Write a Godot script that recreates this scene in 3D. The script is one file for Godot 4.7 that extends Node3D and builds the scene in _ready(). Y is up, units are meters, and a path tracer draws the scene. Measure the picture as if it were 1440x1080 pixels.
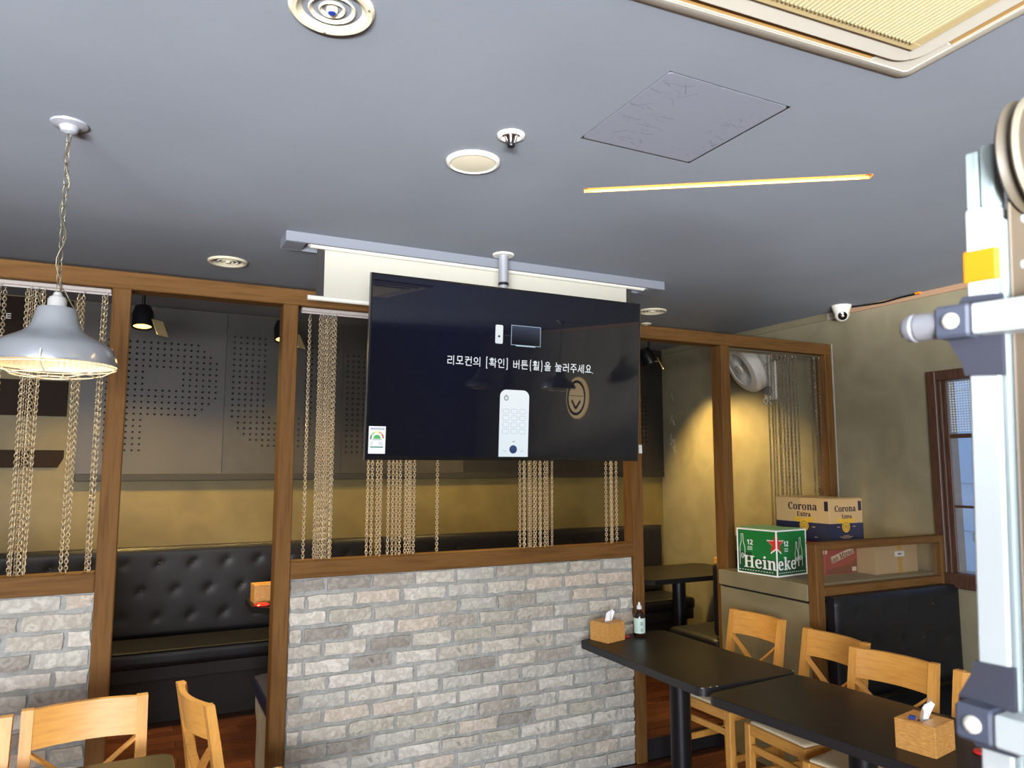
extends Node3D
# A corner of a casual restaurant: chain-hung timber partition over brick, ceiling-hung television.
# y up, metres, floor of the main room at y = 0, camera eye 1.67 m above it.

var M := {}
var TEX := {}
var rng := RandomNumberGenerator.new()
const CEIL := 2.745
const WALL := 4.30
const BACK := -5.51

# ------------------------------------------------------------------ naming
func tag(o: Node, label: String, category: String, group := "", kind := "") -> Node:
	o.set_meta("label", label)
	o.set_meta("category", category)
	if group: o.set_meta("group", group)
	if kind: o.set_meta("kind", kind)
	return o

func put(o: Node3D, called: String, parent: Node = self) -> Node3D:
	var n := called
	var k := 0
	while parent.has_node(NodePath(n)):
		k += 1
		n = "%s_%03d" % [called, k]
	o.name = n
	parent.add_child(o, true)
	return o

func thing(called: String, at: Vector3, turn_deg: float, label: String, category: String, group := "", kind := "") -> Node3D:
	var o := Node3D.new()
	put(o, called)
	o.position = at
	o.rotation_degrees.y = turn_deg
	tag(o, label, category, group, kind)
	return o

func mi(called: String, mesh: Mesh, mat: Material, parent: Node = self, at := Vector3.ZERO) -> MeshInstance3D:
	var o := MeshInstance3D.new()
	o.mesh = mesh
	o.material_override = mat
	o.position = at
	put(o, called, parent)
	return o

func ob(called: String, st: SurfaceTool, mat: Material, parent: Node = self) -> MeshInstance3D:
	return mi(called, fin(st), mat, parent)

func copy(src: Node3D, called: String) -> Node3D:
	var o: Node3D = src.duplicate()
	put(o, called)
	return o

# ------------------------------------------------------------------ mesh helpers
func mb() -> SurfaceTool:
	var st := SurfaceTool.new()
	st.begin(Mesh.PRIMITIVE_TRIANGLES)
	st.set_smooth_group(-1)
	return st

func fin(st: SurfaceTool) -> ArrayMesh:
	st.generate_normals()
	return st.commit()

func tri(st: SurfaceTool, a: Vector3, b: Vector3, c: Vector3, nref: Vector3) -> void:
	if (c - a).cross(b - a).dot(nref) < 0.0:
		var t := b
		b = c
		c = t
	st.add_vertex(a); st.add_vertex(b); st.add_vertex(c)

func quad(st: SurfaceTool, a: Vector3, b: Vector3, c: Vector3, d: Vector3, nref: Vector3) -> void:
	tri(st, a, b, c, nref)
	tri(st, a, c, d, nref)

# a box with chamfered edges; t places it
func box(st: SurfaceTool, c: Vector3, s: Vector3, bev := 0.003, basis := Basis()) -> void:
	var h := s / 2.0
	bev = minf(bev, minf(h.x, minf(h.y, h.z)) * 0.98)
	var ax := [Vector3.RIGHT, Vector3.UP, Vector3.BACK]
	st.set_smooth_group(-1)
	var hh := [h.x, h.y, h.z]
	if bev <= 0.0001:
		for i in 3:
			for sg in [-1.0, 1.0]:
				var n: Vector3 = ax[i] * sg
				var u: Vector3 = ax[(i + 1) % 3] * hh[(i + 1) % 3]
				var v: Vector3 = ax[(i + 2) % 3] * hh[(i + 2) % 3]
				var o: Vector3 = n * hh[i]
				quad(st, c + basis * (o - u - v), c + basis * (o + u - v), c + basis * (o + u + v), c + basis * (o - u + v), basis * n)
		return
	for i in 3:
		for sg in [-1.0, 1.0]:
			var n: Vector3 = ax[i] * sg
			var u: Vector3 = ax[(i + 1) % 3] * (hh[(i + 1) % 3] - bev)
			var v: Vector3 = ax[(i + 2) % 3] * (hh[(i + 2) % 3] - bev)
			var o: Vector3 = n * hh[i]
			quad(st, c + basis * (o - u - v), c + basis * (o + u - v), c + basis * (o + u + v), c + basis * (o - u + v), basis * n)
	for i in 3:
		var j := (i + 1) % 3
		var k := (i + 2) % 3
		for sj in [-1.0, 1.0]:
			for sk in [-1.0, 1.0]:
				var e: Vector3 = ax[i] * (hh[i] - bev)
				var p1: Vector3 = ax[j] * sj * hh[j] + ax[k] * sk * (hh[k] - bev)
				var p2: Vector3 = ax[j] * sj * (hh[j] - bev) + ax[k] * sk * hh[k]
				quad(st, c + basis * (p1 - e), c + basis * (p1 + e), c + basis * (p2 + e), c + basis * (p2 - e), basis * (ax[j] * sj + ax[k] * sk))
	for sx in [-1.0, 1.0]:
		for sy in [-1.0, 1.0]:
			for sz in [-1.0, 1.0]:
				tri(st, c + basis * Vector3(sx * h.x, sy * (h.y - bev), sz * (h.z - bev)), c + basis * Vector3(sx * (h.x - bev), sy * h.y, sz * (h.z - bev)), c + basis * Vector3(sx * (h.x - bev), sy * (h.y - bev), sz * h.z), basis * Vector3(sx, sy, sz))

# box from min corner to max corner
func boxm(st: SurfaceTool, a: Vector3, b: Vector3, bev := 0.003) -> void:
	box(st, (a + b) / 2.0, (b - a).abs(), bev)

func frame_of(dir: Vector3, ref := Vector3.UP) -> Basis:
	var y := dir.normalized()
	if absf(y.dot(ref)) > 0.98: ref = Vector3.BACK
	var x := ref.cross(y).normalized()
	var z := x.cross(y).normalized()
	return Basis(x, y, z)

# straight bar with a rectangular section
func bar(st: SurfaceTool, a: Vector3, b: Vector3, w: float, t: float, ref := Vector3.UP, bev := 0.002) -> void:
	box(st, (a + b) / 2.0, Vector3(w, a.distance_to(b), t), bev, frame_of(b - a, ref))

func tube(st: SurfaceTool, pts: Array, r: float, sides := 8, closed := false, caps := true) -> void:
	var n := pts.size()
	var rings := []
	var prev := Vector3.ZERO
	for i in n:
		var d: Vector3
		if closed: d = (pts[(i + 1) % n] - pts[(i - 1 + n) % n]).normalized()
		else: d = (pts[mini(i + 1, n - 1)] - pts[maxi(i - 1, 0)]).normalized()
		var u: Vector3
		if i == 0:
			u = d.cross(Vector3.UP if absf(d.y) < 0.9 else Vector3.RIGHT).normalized()
		else:
			u = (prev - d * prev.dot(d)).normalized()
		prev = u
		var v := d.cross(u)
		var ring := []
		for k in sides:
			var a := TAU * k / sides
			ring.append((u * cos(a) + v * sin(a)) * r)
		rings.append(ring)
	st.set_smooth_group(1)
	var m := n if closed else n - 1
	for i in m:
		var j := (i + 1) % n
		for k in sides:
			var l := (k + 1) % sides
			quad(st, pts[i] + rings[i][k], pts[i] + rings[i][l], pts[j] + rings[j][l], pts[j] + rings[j][k], rings[i][k] + rings[i][l])
	if caps and not closed:
		st.set_smooth_group(-1)
		for e in [0, n - 1]:
			var d: Vector3 = pts[0] - pts[1] if e == 0 else pts[n - 1] - pts[n - 2]
			for k in sides:
				tri(st, pts[e], pts[e] + rings[e][k], pts[e] + rings[e][(k + 1) % sides], d)
	st.set_smooth_group(-1)

# surface of revolution round y; profile [Vector2(r, y)...]; outside is to the right of travel
func lathe(st: SurfaceTool, prof: Array, seg := 24, at := Vector3.ZERO, basis := Basis(), a0 := 0.0, a1 := TAU) -> void:
	var g := 2
	for i in prof.size() - 1:
		var p: Vector2 = prof[i]
		var q: Vector2 = prof[i + 1]
		if i > 0:
			var d0: Vector2 = p - prof[i - 1]
			if absf(d0.angle_to(q - p)) > 0.6: g += 1
		st.set_smooth_group(g)
		for k in seg:
			var a := a0 + (a1 - a0) * k / seg
			var b := a0 + (a1 - a0) * (k + 1) / seg
			var ca := Vector3(cos(a), 0, sin(a))
			var cb := Vector3(cos(b), 0, sin(b))
			var nr := (ca + cb) * 0.5 * (q.y - p.y) + Vector3.UP * (p.x - q.x)
			var P := at + basis * (ca * p.x + Vector3.UP * p.y)
			var Q := at + basis * (cb * p.x + Vector3.UP * p.y)
			var R := at + basis * (cb * q.x + Vector3.UP * q.y)
			var S := at + basis * (ca * q.x + Vector3.UP * q.y)
			if p.x < 1e-6: tri(st, P, R, S, basis * nr)
			elif q.x < 1e-6: tri(st, P, Q, R, basis * nr)
			else: quad(st, P, Q, R, S, basis * nr)
	st.set_smooth_group(-1)

# polygon in the xy plane pushed out along z from z0 to z1
func prism(st: SurfaceTool, poly: PackedVector2Array, z0: float, z1: float, tr := Transform3D()) -> void:
	var idx := Geometry2D.triangulate_polygon(poly)
	for s in [[z1, 1.0], [z0, -1.0]]:
		for i in range(0, idx.size(), 3):
			var p := []
			for k in 3:
				var v: Vector2 = poly[idx[i + k]]
				p.append(tr * Vector3(v.x, v.y, s[0]))
			tri(st, p[0], p[1], p[2], tr.basis * Vector3(0, 0, s[1]))
	var area := 0.0
	for i in poly.size():
		area += poly[i].cross(poly[(i + 1) % poly.size()])
	for i in poly.size():
		var a := poly[i]
		var b := poly[(i + 1) % poly.size()]
		var e := b - a
		var nr := Vector3(e.y, -e.x, 0) * signf(area)
		quad(st, tr * Vector3(a.x, a.y, z0), tr * Vector3(b.x, b.y, z0), tr * Vector3(b.x, b.y, z1), tr * Vector3(a.x, a.y, z1), tr.basis * nr)

func rrect(w: float, h: float, r: float, n := 5) -> PackedVector2Array:
	var o := PackedVector2Array()
	for q in 4:
		var cx := (w / 2 - r) * (1 if q == 0 or q == 3 else -1)
		var cy := (h / 2 - r) * (1 if q < 2 else -1)
		for i in n + 1:
			var a := PI / 2 * q + PI / 2 * i / n
			o.append(Vector2(cx + r * cos(a), cy + r * sin(a)))
	return o

# soft cushion: a box with rounded puffy faces, centre at c
func cushion(st: SurfaceTool, c: Vector3, s: Vector3, r := 0.03, puff := 0.01, nn := 10) -> void:
	st.set_smooth_group(1)
	var h := s / 2.0
	r = minf(r, minf(h.x, minf(h.y, h.z)))
	var ax := [Vector3.RIGHT, Vector3.UP, Vector3.BACK]
	for i in 3:
		for sg in [-1.0, 1.0]:
			for a in nn:
				for b in nn:
					var ps := []
					for cc in [[0, 0], [1, 0], [1, 1], [0, 1]]:
						var u := sin((float(a + cc[0]) / nn - 0.5) * PI)
						var v := sin((float(b + cc[1]) / nn - 0.5) * PI)
						var p: Vector3 = ax[i] * sg + ax[(i + 1) % 3] * u + ax[(i + 2) % 3] * v
						p = p * h
						var inner := Vector3(clampf(p.x, -h.x + r, h.x - r), clampf(p.y, -h.y + r, h.y - r), clampf(p.z, -h.z + r, h.z - r))
						var d := p - inner
						if d.length() > 0.0: p = inner + d.normalized() * r
						if i == 1: p.y += sg * puff * (1 - u * u) * (1 - v * v)
						ps.append(c + p)
					quad(st, ps[0], ps[1], ps[2], ps[3], ax[i] * sg)
	st.set_smooth_group(-1)

# tufted upholstered panel: front faces +z at z = t, lower left corner at the origin; buttons in panel coordinates
func tufted(w: float, h: float, t: float, buttons: Array, dip := 0.017, spread := 0.026) -> ArrayMesh:
	var st := mb()
	var nx := int(ceil(w / 0.022))
	var ny := int(ceil(h / 0.022))
	var g := []
	for j in ny + 1:
		var row := []
		for i in nx + 1:
			var x := w * i / nx
			var y := h * j / ny
			var e := minf(minf(x, w - x), minf(y, h - y))
			var z := t - 0.02 * pow(clampf(1.0 - e / 0.03, 0, 1), 2.0)
			for b in buttons:
				var dx: float = x - b.x
				var dy: float = y - b.y
				var d2 := dx * dx + dy * dy
				if d2 < 0.03:
					z -= dip * exp(-sqrt(d2) / spread * 1.6)
			row.append(Vector3(x, y, z))
		g.append(row)
	st.set_smooth_group(1)
	for j in ny:
		for i in nx:
			quad(st, g[j][i], g[j][i + 1], g[j + 1][i + 1], g[j + 1][i], Vector3.BACK)
	st.set_smooth_group(-1)
	for i in nx:
		quad(st, g[0][i], g[0][i + 1], Vector3(g[0][i + 1].x, 0, 0), Vector3(g[0][i].x, 0, 0), Vector3.DOWN)
		quad(st, g[ny][i], g[ny][i + 1], Vector3(g[ny][i + 1].x, h, 0), Vector3(g[ny][i].x, h, 0), Vector3.UP)
	for j in ny:
		quad(st, g[j][0], g[j + 1][0], Vector3(0, g[j + 1][0].y, 0), Vector3(0, g[j][0].y, 0), Vector3.LEFT)
		quad(st, g[j][nx], g[j + 1][nx], Vector3(w, g[j + 1][nx].y, 0), Vector3(w, g[j][nx].y, 0), Vector3.RIGHT)
	quad(st, Vector3(0, 0, 0), Vector3(w, 0, 0), Vector3(w, h, 0), Vector3(0, h, 0), Vector3.FORWARD)
	return fin(st)

# ------------------------------------------------------------------ materials
func ntex(seed_: int, freq: float, cols: Array, oct := 4, size := 512, kind := FastNoiseLite.TYPE_SIMPLEX_SMOOTH) -> NoiseTexture2D:
	var n := FastNoiseLite.new()
	n.seed = seed_
	n.noise_type = kind
	n.frequency = freq
	n.fractal_octaves = oct
	var t := NoiseTexture2D.new()
	t.width = size
	t.height = size
	t.seamless = true
	t.noise = n
	var g := Gradient.new()
	var offs := PackedFloat32Array()
	var cc := PackedColorArray()
	for i in cols.size():
		offs.append(float(i) / maxf(1.0, cols.size() - 1.0))
		cc.append(cols[i])
	g.offsets = offs
	g.colors = cc
	t.color_ramp = g
	return t

func c8(r: int, g: int, b: int) -> Color:
	return Color(r / 255.0, g / 255.0, b / 255.0)

func mat(called: String, col: Color, rough := 0.6, metal := 0.0) -> StandardMaterial3D:
	var m := StandardMaterial3D.new()
	m.resource_name = called
	m.albedo_color = col
	m.roughness = rough
	m.metallic = metal
	M[called] = m
	return m

func grain(m: StandardMaterial3D, tex: Texture2D, sc: Vector3, world := false, bump: Texture2D = null, bscale := 0.1) -> StandardMaterial3D:
	m.albedo_texture = tex
	m.uv1_triplanar = true
	m.uv1_world_triplanar = world
	m.uv1_scale = sc
	if bump:
		m.heightmap_enabled = true
		m.heightmap_texture = bump
		m.heightmap_scale = bscale
	return m

func glow(m: StandardMaterial3D, col: Color, e: float) -> StandardMaterial3D:
	m.emission_enabled = true
	m.emission = col
	m.emission_energy_multiplier = e
	return m

func materials() -> void:
	var W := Color.WHITE
	var wood_n := ntex(11, 0.02, [c8(170, 170, 170), c8(225, 225, 225), c8(255, 255, 255)], 5)
	var timber_n := ntex(31, 0.012, [c8(205, 200, 195), c8(235, 233, 230), c8(255, 255, 255), c8(222, 218, 214)], 5)
	var pine_n := ntex(32, 0.014, [c8(226, 214, 200), c8(246, 242, 236), c8(255, 255, 255)], 4)
	var fine := ntex(12, 0.05, [Color(0.35, 0.35, 0.35), W], 5)
	var blotch := ntex(13, 0.006, [c8(226, 226, 222), c8(255, 255, 255), c8(232, 231, 226), c8(252, 251, 247)], 4)
	var rough_n := ntex(14, 0.03, [Color(0.0, 0.0, 0.0), Color(0.5, 0.5, 0.5), W], 5)
	grain(mat("ceiling", c8(134, 140, 148), 0.8), ntex(15, 0.004, [c8(240, 240, 240), W], 3), Vector3.ONE * 0.4, true, fine, 0.02)
	grain(mat("olive", c8(142, 134, 108), 0.55), blotch, Vector3.ONE * 0.5, true, rough_n, 0.05)
	grain(mat("olive_panel", c8(132, 124, 98), 0.6), blotch, Vector3.ONE * 0.5, true)
	grain(mat("gold", c8(114, 99, 54), 0.55), blotch, Vector3.ONE * 0.5, true, rough_n, 0.05)
	grain(mat("plain_wall", c8(110, 92, 72), 0.8), blotch, Vector3.ONE * 0.5, true)
	grain(mat("timber_up", c8(114, 81, 44), 0.6), timber_n, Vector3(5, 0.35, 5), true, fine, 0.05)
	grain(mat("timber_along", c8(114, 81, 44), 0.6), timber_n, Vector3(0.35, 5, 5), true, fine, 0.05)
	M.timber_up.metallic_specular = 0.22
	M.timber_along.metallic_specular = 0.22
	grain(mat("window_wood", c8(92, 62, 46), 0.45), wood_n, Vector3(6, 0.6, 6), true)
	grain(mat("pine", c8(216, 158, 76), 0.48), pine_n, Vector3(7, 1.0, 7), false).clearcoat_enabled = true
	M.pine.clearcoat = 0.12
	M.pine.clearcoat_roughness = 0.3
	grain(mat("pine_along", c8(216, 158, 76), 0.48), pine_n, Vector3(1.0, 8, 8), false).clearcoat_enabled = true
	M.pine_along.clearcoat = 0.12
	M.pine_along.clearcoat_roughness = 0.3
	grain(mat("bamboo", c8(226, 172, 98), 0.45), ntex(18, 0.02, [c8(205, 190, 170), W], 4), Vector3(3, 14, 3), false)
	for i in 4:
		var f: Color = [c8(104, 60, 38), c8(92, 52, 32), c8(114, 68, 44), c8(98, 55, 36)][i]
		grain(mat("plank%d" % i, f, 0.3), wood_n, Vector3(0.9, 8, 8), true)
	mat("floor_base", c8(70, 38, 26), 0.5)
	mat("black_top", c8(32, 30, 29), 0.36)
	M.black_top.metallic_specular = 0.26
	M.black_top.heightmap_enabled = true
	M.black_top.heightmap_texture = fine
	M.black_top.heightmap_scale = 0.004
	M.black_top.uv1_triplanar = true
	M.black_top.uv1_scale = Vector3.ONE * 2.0
	mat("black_edge", c8(38, 38, 42), 0.4)
	mat("black_metal", c8(30, 30, 33), 0.35, 0.4)
	mat("black_leather", c8(25, 25, 29), 0.40)
	M.black_leather.metallic_specular = 0.4
	M.black_leather.heightmap_enabled = true
	M.black_leather.heightmap_texture = ntex(19, 0.09, [Color.BLACK, W], 2)
	M.black_leather.heightmap_scale = 0.03
	M.black_leather.uv1_triplanar = true
	M.black_leather.uv1_scale = Vector3.ONE * 3.0
	mat("navy_leather", c8(34, 40, 72), 0.4)
	mat("bench_base", c8(34, 28, 24), 0.6)
	grain(mat("bench_end", c8(186, 182, 170), 0.6), blotch, Vector3.ONE * 1.0, true)
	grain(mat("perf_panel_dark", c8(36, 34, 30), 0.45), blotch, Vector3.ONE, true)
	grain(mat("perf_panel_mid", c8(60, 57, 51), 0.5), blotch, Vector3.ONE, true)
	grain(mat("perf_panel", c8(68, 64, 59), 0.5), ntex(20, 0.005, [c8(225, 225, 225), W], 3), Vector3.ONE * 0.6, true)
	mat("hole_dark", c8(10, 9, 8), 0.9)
	mat("panel_ledge", c8(38, 35, 30), 0.6)
	mat("dark_board", c8(40, 30, 22), 0.7)
	M.dark_board.metallic_specular = 0.25
	mat("cream_pad", c8(226, 212, 178), 0.5)
	mat("white_plastic", c8(220, 217, 206), 0.45)
	mat("cream_plastic", c8(220, 211, 184), 0.5)
	mat("aged_tan", c8(158, 122, 68), 0.8)
	mat("aged_cream", c8(188, 168, 120), 0.8)
	mat("ac_white", c8(202, 196, 180), 0.8)
	mat("ac_slat", c8(196, 184, 142), 0.75)
	mat("bare_wood", c8(166, 132, 102), 0.7)
	mat("dark_slot", c8(30, 26, 22), 0.8)
	mat("housing_grey", c8(118, 122, 130), 0.7)
	mat("screen_cloth", c8(184, 181, 167), 0.85)
	mat("cloth_black", c8(48, 46, 44), 0.85)
	mat("grey_metal", c8(150, 152, 158), 0.4, 0.2)
	mat("white_track", c8(172, 164, 158), 0.5)
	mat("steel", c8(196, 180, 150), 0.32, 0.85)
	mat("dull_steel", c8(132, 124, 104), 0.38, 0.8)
	mat("chrome", c8(220, 220, 222), 0.12, 1.0)
	mat("enamel_grey", c8(170, 174, 178), 0.18, 0.45)
	mat("enamel_white", c8(244, 240, 226), 0.35)
	mat("porcelain", c8(176, 176, 172), 0.6)
	glow(mat("bulb", c8(255, 240, 210), 0.4), Color(1.0, 0.82, 0.5), 3.0)
	glow(mat("led", c8(255, 240, 210), 0.4), Color(1.0, 0.76, 0.36), 1.3)
	glow(mat("spot_face", c8(255, 240, 210), 0.4), Color(1.0, 0.78, 0.36), 6.0)
	mat("tv_black", c8(14, 14, 16), 0.25)
	mat("tv_edge", c8(120, 122, 126), 0.3, 0.8)
	mat("paper_white", c8(238, 238, 234), 0.7)
	mat("tissue", c8(244, 244, 246), 0.8)
	M.tissue.backlight_enabled = true
	M.tissue.backlight = Color(0.25, 0.25, 0.25)
	mat("red", c8(196, 34, 38), 0.3)
	mat("dark_red", c8(140, 24, 38), 0.3)
	mat("blue", c8(30, 60, 150), 0.4)
	mat("amber_glass", c8(40, 22, 14), 0.08)
	mat("mint_label", c8(196, 220, 208), 0.6)
	mat("clear_cap", c8(225, 225, 228), 0.2)
	mat("green_card", c8(22, 118, 52), 0.45)
	mat("green_dark", c8(16, 78, 40), 0.45)
	mat("green_light", c8(120, 180, 120), 0.5)
	mat("card_white", c8(238, 240, 236), 0.5)
	mat("star_red", c8(214, 48, 40), 0.45)
	mat("kraft", c8(206, 170, 116), 0.65)
	mat("kraft_plain", c8(196, 166, 122), 0.7)
	mat("carton_navy", c8(38, 40, 66), 0.5)
	mat("ink_navy", c8(36, 32, 50), 0.5)
	mat("yellow_print", c8(226, 178, 48), 0.5)
	mat("red_card", c8(164, 34, 46), 0.5)
	mat("maroon_card", c8(112, 24, 30), 0.5)
	mat("tape", c8(206, 160, 64), 0.25)
	mat("alu", c8(188, 196, 196), 0.45)
	mat("alu_pale", c8(150, 164, 164), 0.5)
	mat("slate_plastic", c8(78, 84, 100), 0.5)
	mat("slate_dark", c8(66, 68, 80), 0.55)
	mat("brown_plate", c8(98, 86, 70), 0.5)
	mat("wheel_grey", c8(84, 76, 62), 0.5)
	mat("yellow_label", c8(226, 130, 0), 0.6)
	mat("facade", c8(192, 214, 240), 0.6)
	mat("facade_joint", c8(150, 168, 192), 0.7)
	mat("pipe_teal", c8(168, 196, 202), 0.5)
	mat("film_dot", c8(236, 240, 236), 0.5)
	mat("pavement", c8(150, 148, 142), 0.9)
	mat("lens", c8(16, 16, 18), 0.08)
	mat("fan_grey", c8(120, 120, 126), 0.5)
	var g := mat("glass", Color(0.9, 0.95, 0.95, 0.12), 0.05)
	g.transparency = BaseMaterial3D.TRANSPARENCY_ALPHA
	mat("mesh_wire", c8(150, 130, 96), 0.5, 0.3)
	mat("mortar", c8(160, 161, 158), 0.9)
	grain(M.mortar, blotch, Vector3.ONE * 2.0, true, rough_n, 0.6)
	var chip_n := ntex(41, 0.02, [Color.BLACK, Color(0.35, 0.35, 0.35), Color(0.45, 0.45, 0.45), W], 4)
	var bt := ntex(21, 0.010, [c8(178, 175, 170), c8(246, 245, 240), c8(214, 211, 206), c8(255, 254, 250), c8(196, 193, 188)], 5)
	var tints := [c8(206, 201, 191), c8(192, 187, 177), c8(214, 210, 202), c8(178, 173, 164), c8(208, 197, 184), c8(198, 196, 189), c8(160, 155, 148), c8(190, 186, 174)]
	for i in tints.size():
		grain(mat("brick%d" % i, tints[i], 0.85), bt, Vector3.ONE * 2.2, true, chip_n, 0.6)

# ------------------------------------------------------------------ build
func _ready() -> void:
	rng.seed = 77
	var cam := Camera3D.new()
	cam.name = "camera"
	add_child(cam)
	cam.position = Vector3(0, 1.67, 0)
	cam.rotation_degrees = Vector3(6.334, -26.555, 0)
	cam.fov = rad_to_deg(2.0 * atan(540.0 / 1039.4))
	cam.near = 0.05
	cam.far = 200.0
	var ca := CameraAttributesPhysical.new()
	ca.frustum_focal_length = 24.0 * 1039.4 / 1080.0
	ca.frustum_focus_distance = 4.0
	ca.frustum_near = 0.05
	ca.frustum_far = 200.0
	ca.exposure_aperture = 5.0
	cam.attributes = ca
	cam.current = true
	var env := Environment.new()
	env.background_mode = Environment.BG_SKY
	var sky := Sky.new()
	var sm := ProceduralSkyMaterial.new()
	sm.sky_top_color = c8(120, 160, 215)
	sm.sky_horizon_color = c8(205, 222, 240)
	sm.ground_bottom_color = c8(110, 110, 108)
	sm.ground_horizon_color = c8(170, 174, 176)
	sm.sky_energy_multiplier = 1.6
	sky.sky_material = sm
	env.sky = sky
	env.tonemap_mode = Environment.TONE_MAPPER_LINEAR
	env.tonemap_exposure = 1.0
	env.sdfgi_enabled = true
	env.ssao_enabled = true
	env.ssil_enabled = true
	var we := WorldEnvironment.new()
	we.name = "world_environment"
	we.environment = env
	add_child(we)
	# daylight through the shop-front windows behind and to the left of the camera
	area("window_daylight", Vector3(-1.9, 1.45, 3.30), Vector3(-1.3, 1.3, 0), Vector2(4.0, 1.5), Color(0.97, 0.98, 1.0), 54.0)
	area("pavement_light", Vector3(-2.1, 0.03, 5.86), Vector3(-1.9, 4.0, 4.6), Vector2(5.0, 0.35), Color(0.97, 0.98, 1.0), 830.0)

	materials()
	shell()
	partition()
	back_room()
	chains()
	ceiling_things()
	pendants()
	projector_screen()
	television()
	right_side()
	tables_and_chairs()
	trolley()

func area(called: String, at: Vector3, look: Vector3, size: Vector2, col: Color, e: float) -> void:
	var l := AreaLight3D.new()
	l.name = called
	add_child(l)
	l.position = at
	l.look_at_from_position(at, look, Vector3.UP if absf((look - at).normalized().y) < 0.95 else Vector3.BACK)
	l.area_size = size
	l.area_normalize_energy = true
	l.light_color = col
	l.light_energy = e
	l.area_range = 30.0
	l.shadow_enabled = true

func omni(called: String, at: Vector3, col: Color, e: float, size := 0.04, parent: Node = self) -> void:
	var l := OmniLight3D.new()
	l.name = called
	parent.add_child(l, true)
	l.position = at
	l.light_color = col
	l.light_energy = e
	l.light_size = size
	l.omni_range = 15.0
	l.omni_attenuation = 2.0
	l.shadow_enabled = true

func spot(called: String, at: Vector3, look: Vector3, col: Color, e: float, ang: float, blend := 0.5, parent: Node = self) -> void:
	var l := SpotLight3D.new()
	l.name = called
	parent.add_child(l, true)
	l.look_at_from_position(at, look, Vector3.UP)
	l.light_color = col
	l.light_energy = e
	l.spot_angle = ang
	l.spot_angle_attenuation = blend
	l.light_size = 0.03
	l.spot_range = 12.0
	l.spot_attenuation = 2.0
	l.shadow_enabled = true

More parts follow.
